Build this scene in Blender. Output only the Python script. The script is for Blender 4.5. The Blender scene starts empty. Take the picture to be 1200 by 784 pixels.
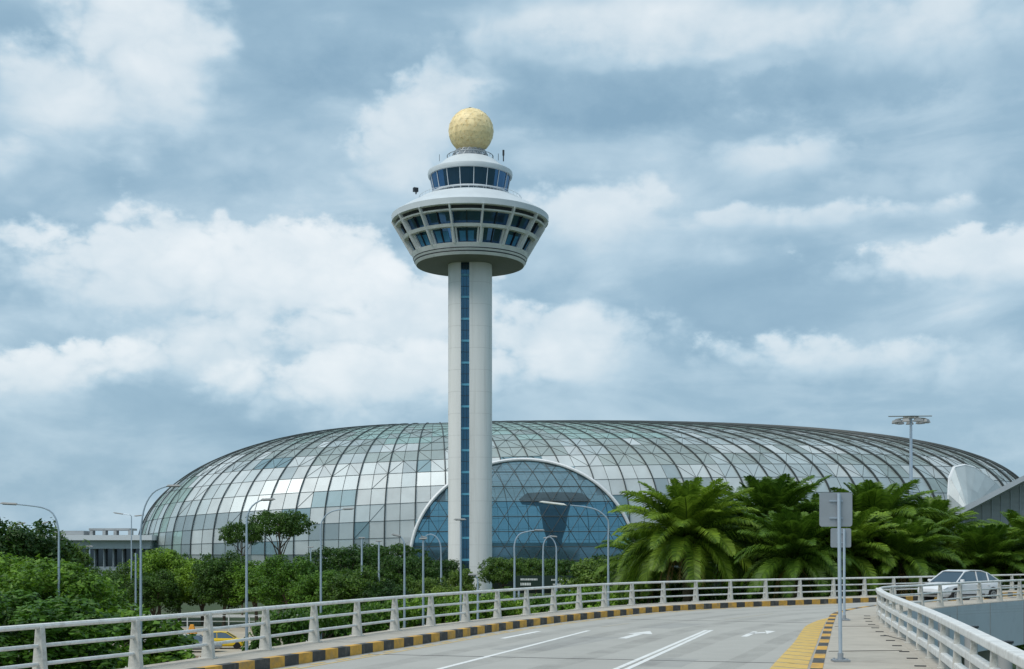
import bpy, math, random
from math import sin, cos, pi, sqrt, atan2, radians
from mathutils import Vector, Matrix
random.seed(7)
S = bpy.context.scene
COL = S.collection
F = 1550.0; HY = 650.0; CZ = 8.2; DECK = 6.0      # lens scale, horizon row, eye height, road level

def at(px, py, d):            # point seen at a photo position at distance d
    return Vector(((px-600)/F*d, d, CZ+(HY-py)/F*d))
def gd(px, py, h):            # point on a level surface h below the eye
    d = F*h/(py-HY); return Vector(((px-600)/F*d, d, CZ-h))

# ---------------------------------------------------------------- materials
def nmat(name):
    m = bpy.data.materials.new(name); m.use_nodes = True
    nt = m.node_tree; b = nt.nodes['Principled BSDF']; return m, nt, b
def lin(c):
    return tuple((x/12.92 if x <= .04045 else ((x+.055)/1.055)**2.4) for x in c)
def mat(name, col, rough=.6, metal=0, var=.12, scale=3.0, bump=0, bscale=20, spec=.5, island=0, stretch=None, dirt=None):
    m, nt, b = nmat(name); N = nt.nodes; L = nt.links
    b.inputs['Roughness'].default_value = rough; b.inputs['Metallic'].default_value = metal
    b.inputs['Specular IOR Level'].default_value = spec
    tc = N.new('ShaderNodeTexCoord'); src = tc.outputs['Object']
    if stretch:
        mp = N.new('ShaderNodeMapping'); mp.inputs['Scale'].default_value = stretch
        L.new(src, mp.inputs[0]); src = mp.outputs[0]
    n = N.new('ShaderNodeTexNoise'); n.inputs['Scale'].default_value = scale; n.inputs['Detail'].default_value = 6
    n.inputs['Roughness'].default_value = .65
    L.new(src, n.inputs['Vector'])
    r = N.new('ShaderNodeMapRange'); r.inputs[1].default_value = .3; r.inputs[2].default_value = .7
    r.inputs[3].default_value = 1-var; r.inputs[4].default_value = 1+var
    L.new(n.outputs['Fac'], r.inputs[0])
    val = r.outputs[0]
    if island:
        g = N.new('ShaderNodeNewGeometry')
        r2 = N.new('ShaderNodeMapRange'); r2.inputs[3].default_value = 1-island; r2.inputs[4].default_value = 1+island
        L.new(g.outputs['Random Per Island'], r2.inputs[0])
        mu = N.new('ShaderNodeMath'); mu.operation = 'MULTIPLY'; L.new(val, mu.inputs[0]); L.new(r2.outputs[0], mu.inputs[1]); val = mu.outputs[0]
    vm = N.new('ShaderNodeVectorMath'); vm.operation = 'SCALE'; vm.inputs[0].default_value = col[:3]
    L.new(val, vm.inputs['Scale']); out = vm.outputs[0]
    if dirt:
        dcol, dscale, damt = dirt
        n2 = N.new('ShaderNodeTexNoise'); n2.inputs['Scale'].default_value = dscale; n2.inputs['Detail'].default_value = 8; n2.inputs['Roughness'].default_value = .7
        L.new(src, n2.inputs['Vector'])
        r3 = N.new('ShaderNodeMapRange'); r3.inputs[1].default_value = .5; r3.inputs[2].default_value = .72; r3.inputs[4].default_value = damt
        L.new(n2.outputs['Fac'], r3.inputs[0])
        mx = N.new('ShaderNodeMix'); mx.data_type = 'RGBA'; mx.inputs[7].default_value = (*dcol, 1)
        L.new(r3.outputs[0], mx.inputs[0]); L.new(out, mx.inputs[6]); out = mx.outputs[2]
    L.new(out, b.inputs['Base Color'])
    if bump:
        n3 = N.new('ShaderNodeTexNoise'); n3.inputs['Scale'].default_value = bscale; n3.inputs['Detail'].default_value = 5
        L.new(src, n3.inputs['Vector'])
        bp = N.new('ShaderNodeBump'); bp.inputs['Strength'].default_value = bump; bp.inputs['Distance'].default_value = .05
        L.new(n3.outputs['Fac'], bp.inputs['Height']); L.new(bp.outputs[0], b.inputs['Normal'])
    return m
def leafmat(name, c1, c2, rough=.45, trans=.35):
    m, nt, b = nmat(name); N = nt.nodes; L = nt.links
    g = N.new('ShaderNodeNewGeometry'); oi = N.new('ShaderNodeObjectInfo')
    cr = N.new('ShaderNodeValToRGB'); cr.color_ramp.elements[0].color = (*c1, 1); cr.color_ramp.elements[1].color = (*c2, 1)
    tc = N.new('ShaderNodeTexCoord'); n = N.new('ShaderNodeTexNoise'); n.inputs['Scale'].default_value = .55; n.inputs['Detail'].default_value = 2
    L.new(tc.outputs['Object'], n.inputs['Vector'])
    a = N.new('ShaderNodeMath'); a.operation = 'MULTIPLY_ADD'; a.inputs[1].default_value = .55; L.new(g.outputs['Random Per Island'], a.inputs[0])
    s = N.new('ShaderNodeMath'); s.operation = 'MULTIPLY_ADD'; s.inputs[1].default_value = 1.3; s.inputs[2].default_value = -.42
    L.new(n.outputs['Fac'], s.inputs[0]); L.new(s.outputs[0], a.inputs[2]); L.new(a.outputs[0], cr.inputs[0])
    hs = N.new('ShaderNodeHueSaturation'); hv = N.new('ShaderNodeMapRange'); hv.inputs[3].default_value = .65; hv.inputs[4].default_value = 1.4
    L.new(oi.outputs['Random'], hv.inputs[0]); L.new(hv.outputs[0], hs.inputs['Value'])
    hh = N.new('ShaderNodeMapRange'); hh.inputs[3].default_value = .515; hh.inputs[4].default_value = .485; L.new(oi.outputs['Random'], hh.inputs[0]); L.new(hh.outputs[0], hs.inputs['Hue']); L.new(cr.outputs[0], hs.inputs['Color'])
    L.new(hs.outputs[0], b.inputs['Base Color']); b.inputs['Roughness'].default_value = rough
    b.inputs['Specular IOR Level'].default_value = .35
    tr = N.new('ShaderNodeBsdfTranslucent'); L.new(hs.outputs[0], tr.inputs[0])
    mx = N.new('ShaderNodeMixShader'); mx.inputs[0].default_value = trans
    L.new(b.outputs[0], mx.inputs[1]); L.new(tr.outputs[0], mx.inputs[2])
    L.new(mx.outputs[0], N['Material Output'].inputs['Surface'])
    return m
def glassmat(name, tint, diff, gloss=.4, clear=.2, rough=.08, var=.1):
    # coated glazing: part reflection, part body colour (frit / blinds), part see-through
    m, nt, b = nmat(name); N = nt.nodes; L = nt.links
    b.inputs['Roughness'].default_value = .4
    g = N.new('ShaderNodeNewGeometry'); r = N.new('ShaderNodeMapRange'); r.inputs[3].default_value = 1-var; r.inputs[4].default_value = 1+var
    L.new(g.outputs['Random Per Island'], r.inputs[0])
    tc = N.new('ShaderNodeTexCoord'); nz = N.new('ShaderNodeTexNoise'); nz.inputs['Scale'].default_value = .35; nz.inputs['Detail'].default_value = 6
    L.new(tc.outputs['Object'], nz.inputs['Vector'])
    r4 = N.new('ShaderNodeMapRange'); r4.inputs[1].default_value = .3; r4.inputs[2].default_value = .7; r4.inputs[3].default_value = 1-var; r4.inputs[4].default_value = 1+var
    L.new(nz.outputs['Fac'], r4.inputs[0]); mu = N.new('ShaderNodeMath'); mu.operation = 'MULTIPLY'; L.new(r.outputs[0], mu.inputs[0]); L.new(r4.outputs[0], mu.inputs[1])
    vm = N.new('ShaderNodeVectorMath'); vm.operation = 'SCALE'; vm.inputs[0].default_value = diff; L.new(mu.outputs[0], vm.inputs['Scale'])
    L.new(vm.outputs[0], b.inputs['Base Color'])
    gl = N.new('ShaderNodeBsdfGlossy'); gl.inputs['Color'].default_value = (*tint, 1); gl.inputs['Roughness'].default_value = rough
    tp = N.new('ShaderNodeBsdfTransparent'); tp.inputs[0].default_value = (*[min(1, t*.9) for t in tint], 1)
    m1 = N.new('ShaderNodeMixShader'); m1.inputs[0].default_value = gloss; L.new(b.outputs[0], m1.inputs[1]); L.new(gl.outputs[0], m1.inputs[2])
    m2 = N.new('ShaderNodeMixShader'); m2.inputs[0].default_value = clear; L.new(m1.outputs[0], m2.inputs[1]); L.new(tp.outputs[0], m2.inputs[2])
    L.new(m2.outputs[0], N['Material Output'].inputs['Surface'])
    return m
M = dict(
 concrete=mat('tower_concrete', (.76, .765, .75), .75, var=.10, scale=.25, dirt=((.44, .43, .40), .5, .6), stretch=(1.6, 1.6, .06), bump=.1),
 cabwhite=mat('cab_concrete', (.77, .785, .77), .6, var=.08, scale=.5, dirt=((.35, .36, .34), .8, .35)),
 cabroof=mat('cab_roof', (.58, .63, .66), .45, var=.06, scale=.5),
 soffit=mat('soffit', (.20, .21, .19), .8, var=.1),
 steel=mat('painted_steel', (.62, .64, .64), .4, metal=.3, var=.06),
 railw=mat('rail_paint', (.70, .70, .68), .5, var=.10, scale=2.5, dirt=((.26, .23, .18), 6, .55)),
 postc=mat('post_concrete', (.55, .54, .50), .8, var=.15, scale=4, dirt=((.16, .14, .11), 5, .65), bump=.2),
 lamp=mat('lamp_pole', (.42, .50, .58), .4, metal=.4, var=.05),
 lamphead=mat('lamp_head', (.25, .26, .26), .5),
 lamphead_w=mat('pale_lamp_head', (.65, .66, .62), .5),
 dark=mat('dark_metal', (.02, .025, .03), .5),
 rib=mat('rib_steel', (.045, .055, .055), .55),
 arch=mat('arch_steel', (.72, .74, .76), .4),
 asphalt=mat('road_surface', (.39, .38, .35), .85, var=.07, scale=.6, dirt=((.32, .31, .285), .35, .5), bump=.25, bscale=60),
 walk=mat('footway_concrete', (.42, .385, .33), .9, var=.1, scale=.8, dirt=((.27, .24, .20), 1.2, .6), bump=.3, bscale=40),
 kyellow=mat('kerb_yellow', (.60, .33, .05), .7, var=.25, scale=4, dirt=((.22, .18, .12), 3, .9)),
 kblack=mat('kerb_black', (.045, .045, .043), .7, var=.3, scale=5, dirt=((.20, .18, .15), 3, .8)),
 white=mat('white_marking', (.74, .74, .72), .7, var=.06, scale=4, dirt=((.42, .42, .40), 5, .75)),
 faint=mat('faded_marking', (.40, .37, .30), .8, var=.1, scale=4),
 yellow=mat('yellow_marking', (.62, .42, .11), .7, var=.12, scale=3, dirt=((.34, .28, .17), 5, .6)),
 fascia=mat('girder_paint', (.46, .52, .56), .7, var=.08, scale=.5, dirt=((.22, .25, .28), .5, .5)),
 pier=mat('pier_concrete', (.35, .36, .36), .85, var=.1),
 grass=mat('grass_ground', (.035, .06, .015), .95, var=.3, scale=.15, dirt=((.10, .085, .05), .06, .7)),
 yard=mat('yard_ground', (.42, .37, .29), .95, var=.15, scale=.3, dirt=((.24, .19, .13), .5, .8)),
 bark=mat('bark', (.11, .085, .06), .9, var=.3, scale=3, bump=.6, bscale=8),
 palmbark=mat('palm_bark', (.10, .075, .045), .95, var=.35, scale=4, bump=.8, bscale=6),
 leafA=leafmat('leaves_bright', (.022, .075, .006), (.19, .36, .03)),
 leafB=leafmat('leaves_dark', (.012, .045, .007), (.09, .185, .02)),
 leafC=leafmat('leaves_light', (.05, .11, .012), (.21, .31, .04)),
 palm=leafmat('palm_leaf', (.02, .066, .005), (.20, .33, .03), rough=.5),
 g_clear=glassmat('glass_clear_green', (.72, .88, .82), (.36, .48, .445), .30, .36, rough=.42),
 g_mid=glassmat('glass_lattice_grey', (.66, .72, .70), (.29, .34, .325), .28, .16, rough=.42),
 g_white=glassmat('glass_fritted_white', (.80, .84, .86), (.46, .51, .52), .10, .04, rough=.6),
 g_pale=glassmat('glass_pale_grey', (.72, .77, .80), (.38, .445, .445), .30, .08, rough=.45),
 g_grey=glassmat('glass_grey', (.42, .48, .52), (.26, .325, .335), .34, .08, rough=.45),
 g_blue=glassmat('glass_blue_green', (.38, .55, .62), (.17, .26, .29), .16, .12, rough=.5),
 g_back=glassmat('glass_clear_back', (.80, .92, .90), (.3, .4, .4), .3, .72),
 p_top=glassmat('portal_glass_pale', (.50, .66, .74), (.26, .35, .39), .24, .70, var=.12),
 p_low=glassmat('portal_glass_blue', (.32, .58, .74), (.03, .11, .17), .28, .66, var=.14),
 p_bot=glassmat('portal_glass_base', (.30, .50, .62), (.07, .15, .20), .45, .30, var=.12),
 cabglass=glassmat('cab_glass', (.12, .30, .55), (.005, .025, .065), .38, .0, rough=.04, var=.2),
 blueglass=glassmat('strip_glass', (.10, .28, .42), (.006, .03, .06), .35, .0, rough=.06, var=.3),
 cyan=mat('cyan_spandrel', (.10, .34, .48), .35, var=.1),
 blind=mat('window_blind', (.05, .22, .38), .5, var=.2),
 darkglass=glassmat('dark_glazing', (.20, .24, .27), (.012, .018, .02), .3, .0),
 radome=mat('radome_panels', (.93, .74, .40), .5, var=.2, scale=.9, dirt=((.62, .40, .12), 2.2, 1.), bump=.9, bscale=2.2),
 interior=mat('interior_wall', (.42, .46, .46), .9, var=.2, scale=.1),
 funnel=mat('funnel_dark', (.006, .012, .014), .5),
 terminal=mat('terminal_panel', (.42, .46, .50), .6, var=.08, scale=.1),
 terminalw=mat('terminal_white', (.62, .66, .70), .6, var=.05),
 roofgrey=mat('terminal_roof', (.30, .32, .325), .7, var=.2, scale=.3, stretch=(1, 1, 4)),
 signgrey=mat('sign_back', (.34, .37, .40), .45, metal=.5, var=.05),
 signdark=mat('sign_dark_green', (.008, .025, .016), .5),
 signwhite=mat('sign_lettering', (.7, .72, .7), .5),
 carwhite=mat('car_silver_white', (.66, .68, .70), .28, var=.02),
 carsilver=mat('car_silver', (.32, .35, .38), .3, metal=.5, var=.02),
 caryellow=mat('car_yellow', (.72, .50, .02), .3, var=.03),
 cardark=mat('car_dark', (.03, .035, .04), .25, var=.03),
 carglass=glassmat('car_glass', (.35, .45, .52), (.015, .02, .025), .4, .0, rough=.03),
 tyre=mat('tyre', (.012, .012, .012), .9), rim=mat('rim', (.35, .36, .37), .35, metal=.8),
 chead=mat('headlight', (.6, .65, .7), .15), tail=mat('tail_lamp', (.35, .01, .01), .3),
 orange=mat('orange_sheet', (.62, .27, .03), .8, var=.2), plastic=mat('plastic_black', (.02, .02, .02), .6),
 darkblue=mat('dark_panel', (.012, .016, .026), .5),
)

# ---------------------------------------------------------------- mesh helpers
class MB:
    def __init__(s): s.v = []; s.f = []; s.m = []
    def add(s, vs, fs, mi=0):
        o = len(s.v); s.v += [tuple(v) for v in vs]
        for f in fs: s.f.append([i+o for i in f]); s.m.append(mi)
    def box(s, c, size, rz=0, mi=0, top=(1, 1), mtx=None):
        cx, cy, cz = c; a, b, h = size[0]/2, size[1]/2, size[2]/2
        vs = []
        for z, k in ((-h, (1, 1)), (h, top)):
            for x, y in ((-a, -b), (a, -b), (a, b), (-a, b)):
                x2, y2 = x*k[0], y*k[1]
                p = Vector((x2*cos(rz)-y2*sin(rz), x2*sin(rz)+y2*cos(rz), z))
                if mtx: p = mtx @ Vector((x2, y2, z))
                vs.append((cx+p[0], cy+p[1], cz+p[2]))
        s.add(vs, [(3, 2, 1, 0), (4, 5, 6, 7), (0, 1, 5, 4), (1, 2, 6, 5), (2, 3, 7, 6), (3, 0, 4, 7)], mi)
    def tube(s, path, r, seg=8, mi=0, cap=True):
        path = [Vector(p) for p in path]; n = len(path)
        rs = r if isinstance(r, (list, tuple)) else [r]*n
        o = []; prev = None
        for i, p in enumerate(path):
            t = (path[min(i+1, n-1)]-path[max(i-1, 0)])
            t = t.normalized() if t.length > 1e-9 else Vector((0, 0, 1))
            if prev is None:
                up = Vector((0, 0, 1)) if abs(t.z) < .95 else Vector((0, 1, 0))
                a = t.cross(up).normalized()
            else:
                a = (prev-t*prev.dot(t)); a = a.normalized() if a.length > 1e-6 else t.orthogonal().normalized()
            prev = a; b = t.cross(a)
            for k in range(seg):
                an = 2*pi*k/seg; o.append(p+(a*cos(an)+b*sin(an))*rs[i])
        fs = []
        for i in range(n-1):
            for k in range(seg):
                k2 = (k+1) % seg; fs.append((i*seg+k, i*seg+k2, (i+1)*seg+k2, (i+1)*seg+k))
        if cap: fs.append(tuple(range(seg))[::-1]); fs.append(tuple((n-1)*seg+k for k in range(seg)))
        s.add(o, fs, mi)
    def lathe(s, prof, seg=48, c=(0, 0, 0), a0=0, a1=2*pi, mi=0):
        full = abs(a1-a0-2*pi) < 1e-6; na = seg if full else seg+1; vs = []
        for i in range(na):
            a = a0+(a1-a0)*i/seg
            for r, z in prof: vs.append((c[0]+r*sin(a), c[1]-r*cos(a), c[2]+z))
        n = len(prof); fs = []
        for i in range(seg):
            j = (i+1) % na
            for k in range(n-1): fs.append((i*n+k, j*n+k, j*n+k+1, i*n+k+1))
        s.add(vs, fs, mi)
    def prism(s, poly, z0, z1, mi=0):      # poly in xy, CCW
        n = len(poly); vs = [(p[0], p[1], z0) for p in poly]+[(p[0], p[1], z1) for p in poly]
        fs = [tuple(range(n))[::-1], tuple(range(n, 2*n))]+[(i, (i+1) % n, (i+1) % n+n, i+n) for i in range(n)]
        s.add(vs, fs, mi)
    def build(s, name, mats, parent=None, smooth=False, bevel=0):
        me = bpy.data.meshes.new(name); me.from_pydata(s.v, [], s.f)
        for m in (mats if isinstance(mats, (list, tuple)) else [mats]): me.materials.append(m)
        for p, mi in zip(me.polygons, s.m): p.material_index = mi; p.use_smooth = smooth
        me.update(); o = bpy.data.objects.new(name, me); COL.objects.link(o)
        if smooth:
            try: me.set_sharp_from_angle(angle=radians(40))
            except Exception: pass
        if bevel:
            b = o.modifiers.new('bevel', 'BEVEL'); b.width = bevel; b.segments = 2
        if parent: o.parent = parent
        return o
def tag(o, label, cat, group=None):
    o['label'] = label; o['category'] = cat
    if group: o['group'] = group
    return o
def struct(o): o['kind'] = 'structure'; return o
def thing(name, label, cat, loc=(0, 0, 0), rz=0, group=None):
    o = bpy.data.objects.new(name, None); COL.objects.link(o); o.location = loc; o.rotation_euler = (0, 0, rz); o.empty_display_size = .3
    return tag(o, label, cat, group)
def kids(o): return [c for c in bpy.data.objects if c.parent == o]
TREEKIDS = {}
def copy_thing(o, label=None, loc=None, rz=None, sc=None, group=None):
    if o.name not in TREEKIDS:
        TREEKIDS[o.name] = [(c, kids(c)) for c in kids(o)]
    r = o.copy(); COL.objects.link(r)
    for c, gs in TREEKIDS[o.name]:
        d = c.copy(); COL.objects.link(d); d.parent = r
        for g in gs:
            e = g.copy(); COL.objects.link(e); e.parent = d
    if label: r['label'] = label
    if loc is not None: r.location = loc
    if rz is not None: r.rotation_euler = (0, 0, rz)
    if sc is not None: r.scale = sc if isinstance(sc, (tuple, list)) else (sc,)*3
    if group: r['group'] = group
    return r
def spline(pts, step=.6):             # Catmull-Rom resampled at equal steps
    P = [Vector(p) for p in pts]; P = [P[0]*2-P[1]]+P+[P[-1]*2-P[-2]]; o = []
    for i in range(1, len(P)-2):
        for k in range(24):
            t = k/24; a, b, c, d = P[i-1:i+3]
            o.append(.5*((2*b)+(-a+c)*t+(2*a-5*b+4*c-d)*t*t+(-a+3*b-3*c+d)*t**3))
    o.append(P[-2]); return resample(o, step)
def resample(o, step):
    L = [0]
    for i in range(1, len(o)): L.append(L[-1]+(o[i]-o[i-1]).length)
    n = max(2, int(L[-1]/step)+1); r = []; j = 0
    for k in range(n):
        s = L[-1]*k/(n-1)
        while j < len(o)-2 and L[j+1] < s: j += 1
        u = (s-L[j])/max(1e-9, L[j+1]-L[j]); r.append(o[j].lerp(o[j+1], u))
    return r
def normals(P):
    N = []
    for i in range(len(P)):
        t = P[min(i+1, len(P)-1)]-P[max(i-1, 0)]; t.z = 0; t.normalize(); N.append(Vector((t.y, -t.x, 0)))   # to the right of travel
    return N
def ribbon(mb, P, o0, o1, z, mi=0):
    N = normals(P); vs = []
    for p, n in zip(P, N):
        a = p+n*o0; b = p+n*o1; vs += [(a.x, a.y, z), (b.x, b.y, z)]
    mb.add(vs, [(2*i, 2*i+1, 2*i+3, 2*i+2) for i in range(len(P)-1)], mi)
def bar(mb, P, o0, o1, z0, z1, mi=0, mi2=None, seglen=1):
    N = normals(P); n = len(P); vs = []
    for p, nn in zip(P, N):
        a = p+nn*o0; b = p+nn*o1
        vs += [(a.x, a.y, z0), (b.x, b.y, z0), (b.x, b.y, z1), (a.x, a.y, z1)]
    for i in range(n-1):
        m = mi if mi2 is None or (i//seglen) % 2 == 0 else mi2
        q = i*4; r = q+4
        mb.add([vs[k] for k in (q, q+1, q+2, q+3, r, r+1, r+2, r+3)], [(0, 1, 5, 4), (1, 2, 6, 5), (2, 3, 7, 6), (3, 0, 4, 7)]+([(0, 3, 2, 1)] if i == 0 else [])+([(4, 5, 6, 7)] if i == n-2 else []), m)

# ---------------------------------------------------------------- camera
cam = bpy.data.cameras.new('camera'); co = bpy.data.objects.new('camera', cam); COL.objects.link(co)
co.location = (0, 0, CZ); co.rotation_euler = (pi/2, 0, 0)
cam.sensor_width = 36; cam.lens = F/1200*36; cam.shift_y = (HY-392)/1200; cam.clip_end = 8000; cam.clip_start = .1
S.camera = co

# ---------------------------------------------------------------- sky
W = bpy.data.worlds.new('World'); S.world = W; W.use_nodes = True
nt = W.node_tree; N = nt.nodes; L = nt.links; N.clear()
class V:
    def __init__(s, o): s.o = o
def m_(op, a, b=None, c=None, clamp=False):
    n = N.new('ShaderNodeMath'); n.operation = op; n.use_clamp = clamp
    for i, x in enumerate((a, b, c)):
        if x is None: continue
        if isinstance(x, V): L.new(x.o, n.inputs[i])
        else: n.inputs[i].default_value = x
    return V(n.outputs[0])
V.__add__ = lambda a, b: m_('ADD', a, b); V.__radd__ = lambda a, b: m_('ADD', b, a)
V.__sub__ = lambda a, b: m_('SUBTRACT', a, b); V.__rsub__ = lambda a, b: m_('SUBTRACT', b, a)
V.__mul__ = lambda a, b: m_('MULTIPLY', a, b); V.__rmul__ = lambda a, b: m_('MULTIPLY', b, a)
V.__truediv__ = lambda a, b: m_('DIVIDE', a, b)
tc = N.new('ShaderNodeTexCoord'); sx = N.new('ShaderNodeSeparateXYZ'); L.new(tc.outputs['Generated'], sx.inputs[0])
X, Y, Z = [V(sx.outputs[i]) for i in range(3)]
AZ = m_('ARCTAN2', X, Y); EL = m_('ARCSINE', Z)
def sm(x, a, b, lo=0., hi=1.):
    n = N.new('ShaderNodeMapRange'); n.interpolation_type = 'SMOOTHSTEP'
    for i, q in enumerate((x, a, b, lo, hi)):
        if isinstance(q, V): L.new(q.o, n.inputs[i])
        else: n.inputs[i].default_value = q
    return V(n.outputs[0])
def comb(x, y, z=0.):
    n = N.new('ShaderNodeCombineXYZ')
    for i, q in enumerate((x, y, z)):
        if isinstance(q, V): L.new(q.o, n.inputs[i])
        else: n.inputs[i].default_value = q
    return n.outputs[0]
def noise(vec, scale, detail=6, rough=.55, seed=0., dist=0.):
    n = N.new('ShaderNodeTexNoise'); n.noise_dimensions = '4D'; n.inputs['W'].default_value = seed
    n.inputs['Scale'].default_value = scale; n.inputs['Detail'].default_value = detail; n.inputs['Roughness'].default_value = rough; n.inputs['Distortion'].default_value = dist
    L.new(vec, n.inputs['Vector']); return V(n.outputs['Fac'])
base = comb(AZ, EL*1.5)
nA = noise(base, 5, 7, .58, 3.) - .5
nB = noise(base, 16, 8, .6, 9.) - .5
nC = noise(comb(AZ, EL*3.0), 7, 6, .5, 21., .6) - .5          # stretched strata
nD = noise(base, 42, 7, .6, 14.) - .5
def billow(scale, seed):
    return .22 - m_('ABSOLUTE', noise(base, scale, 3, .5, seed, .3) - .5)*2.2
v1 = billow(11, 31.); v2 = billow(27, 47.)
wob = nA*1.3 + nB*.75 + nD*.4 + v1*.42 + v2*.22
field = .38 + nC*1.05 + nA*.35 + nB*.25 - sm(EL, .30, .03, 0., .05)
LUM = field
def cloud(px, py, rx, ry, b, k=1., top=.25, bot=1.1, warp=1., lean=0.):
    """a cumulus mass at a bearing and elevation: crisp crown, soft shaded foot"""
    global LUM
    az0 = math.atan((px-600)/F); el0 = math.atan((HY-py)/F*cos(az0)); ax = rx/F; ay = ry/F
    du = (AZ-az0)/ax; dv = (EL-el0)/ay - du*lean
    r = m_('SQRT', du*du + dv*dv) + wob*(1.5*warp)
    w = sm(dv, -.5, .7, bot, top)
    mk = m_('MULTIPLY', m_('DIVIDE', 1.15-r, w), k, clamp=True)
    mk = sm(mk, 0., 1.)*k
    shade = b + nB*.45 + nD*.2 + nA*.25 - v1*.22 - v2*.13 + m_('MULTIPLY', dv, .15)
    LUM = LUM + mk*(shade-LUM)
cloud(430, 60, 240, 55, .26, .8, .8, .9)
cloud(800, 118, 360, 42, .20, .85, .5, .9)
cloud(250, 215, 190, 45, .36, .7, .7)
cloud(800, 385, 240, 50, .28, .75, .9)
cloud(1000, 520, 420, 45, .26, .75, .9)
cloud(80, 560, 260, 60, .32, .8, .9)
cloud(300, 190, 220, 60, .56, .7, .8)
cloud(170, 80, 120, 110, 0.87, .85, 0.61, 1.2, 1.0)
cloud(60, 130, 110, 70, 0.81, .8, 0.61)
cloud(5, 205, 60, 60, 0.81, .7, 0.73)
cloud(485, 185, 95, 95, 0.75, .8, 0.29, 1., 1., .5)
cloud(380, 320, 170, 60, .58, .6, .8)
cloud(160, 345, 270, 105, 0.81, .9, 0.35, 1.3, 1.1)
cloud(330, 350, 180, 90, 0.83, .85, 0.32, 1.3, 1.1)
cloud(470, 400, 200, 85, 0.83, .85, 0.32, 1.4, 1.1)
cloud(260, 425, 330, 75, 0.79, .85, 0.86, 1.3, 1.2)
cloud(470, 460, 260, 62, 0.87, .8, 0.30, 1.4, .9, .3)
cloud(660, 425, 150, 80, 0.77, .75, 0.36)
cloud(50, 452, 150, 62, 0.89, .85, 0.24, 1.4, .9, .3)
cloud(680, 270, 140, 62, 0.79, .75, 0.29)
cloud(760, 22, 260, 52, 0.79, .85, 1.10, .30, .5, -.12)
cloud(610, 60, 140, 30, .50, .6, .9, .35, .6)
cloud(1100, 35, 170, 60, 0.75, .7, 0.65, .7)
cloud(915, 192, 110, 34, 0.75, .75, 0.42)
cloud(1080, 225, 170, 36, .60, .65, .5)
cloud(700, 195, 120, 30, .52, .6, .6)
cloud(960, 262, 260, 26, 0.75, .7, 0.25)
cloud(1110, 318, 230, 50, 0.81, .85, 0.24)
cloud(860, 305, 140, 34, .64, .65, .5)
cloud(1010, 425, 190, 50, 0.75, .85, 0.27)
cloud(1150, 455, 140, 40, .60, .65, .5)
# plain brightening low above the horizon
LUM = LUM + sm(EL, .10, .0, 0., .10)
ramp = N.new('ShaderNodeValToRGB'); ce = ramp.color_ramp
ce.elements[0].position = .12; ce.elements[0].color = (*lin((.425, .535, .61)), 1)
ce.elements[1].position = .98; ce.elements[1].color = (*lin((.765, .785, .795)), 1)
for p, c in ((.34, (.49, .59, .655)), (.52, (.58, .66, .71)), (.67, (.665, .715, .745))):
    e = ce.elements.new(p); e.color = (*lin(c), 1)
L.new(LUM.o, ramp.inputs[0])
sc = N.new('ShaderNodeVectorMath'); sc.operation = 'SCALE'; sc.inputs['Scale'].default_value = 10.0/1.0
L.new(ramp.outputs[0], sc.inputs[0])
SUN_EL, SUN_AZ = 56, 228          # degrees; azimuth clockwise from +Y (behind-left of the camera)
st = N.new('ShaderNodeTexSky'); st.sky_type = 'NISHITA'; st.sun_disc = False
st.sun_elevation = radians(SUN_EL); st.sun_rotation = radians(SUN_AZ); st.air_density = 1; st.dust_density = 2
mx = N.new('ShaderNodeMix'); mx.data_type = 'RGBA'; mx.inputs[0].default_value = .93
L.new(st.outputs[0], mx.inputs[6]); L.new(sc.outputs[0], mx.inputs[7])
bg = N.new('ShaderNodeBackground'); bg.inputs['Strength'].default_value = .10; L.new(mx.outputs[2], bg.inputs[0])
wo = N.new('ShaderNodeOutputWorld'); L.new(bg.outputs[0], wo.inputs[0])
sl = bpy.data.lights.new('sun', 'SUN'); sl.energy = 1.6; sl.angle = radians(42); sl.color = (1, .95, .87)
so = bpy.data.objects.new('sun', sl); COL.objects.link(so)
dv = Vector((sin(radians(SUN_AZ))*cos(radians(SUN_EL)), cos(radians(SUN_AZ))*cos(radians(SUN_EL)), sin(radians(SUN_EL))))
so.rotation_euler = dv.to_track_quat('Z', 'Y').to_euler(); so.location = (0, 0, 120)
S.view_settings.view_transform = 'Standard'; S.view_settings.look = 'None'; S.view_settings.gamma = 1
S.view_settings.exposure = 0.70; S.view_settings.use_curve_mapping = False

# ---------------------------------------------------------------- ground and roads
mb = MB(); mb.box((0, 1500, -.5), (6000, 5000, 1)); struct(mb.build('ground', M['grass']))
mb = MB(); mb.box((-42, 118, .02), (70, 60, .06)); struct(mb.build('yard', M['yard']))
mb = MB(); mb.box((-10, 176, .03), (220, 8, .06)); struct(mb.build('service_road', M['asphalt']))

Z0 = DECK
outer_pts = [(-22, -22, 0), (-17, -8, 0), (-14, 1, 0), (-11, 10, 0), (-7.75, 20.1, 0), (-6.25, 24.2, 0), (-4.08, 31.6, 0), (-1.8, 38.3, 0), (3.4, 50.2, 0), (7.4, 55.8, 0), (11.5, 59.6, 0), (16, 63.2, 0), (20.5, 67, 0), (27, 73, 0), (38, 83, 0), (70, 112, 0)]
kerb_pts = [(-20.5, -22, 0), (-15.6, -8, 0), (-12.6, 1, 0), (-9.7, 10, 0), (-6.6, 19.6, 0), (-4.94, 24.7, 0), (-2.47, 31.9, 0), (-.6, 37.6, 0), (1.2, 42.2, 0), (3.0, 46, 0), (5.8, 51, 0), (9.0, 54.8, 0), (13.4, 58.7, 0), (17.8, 62.2, 0), (22.3, 66, 0), (28.6, 72, 0), (39.4, 82, 0), (71, 110, 0)]
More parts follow.
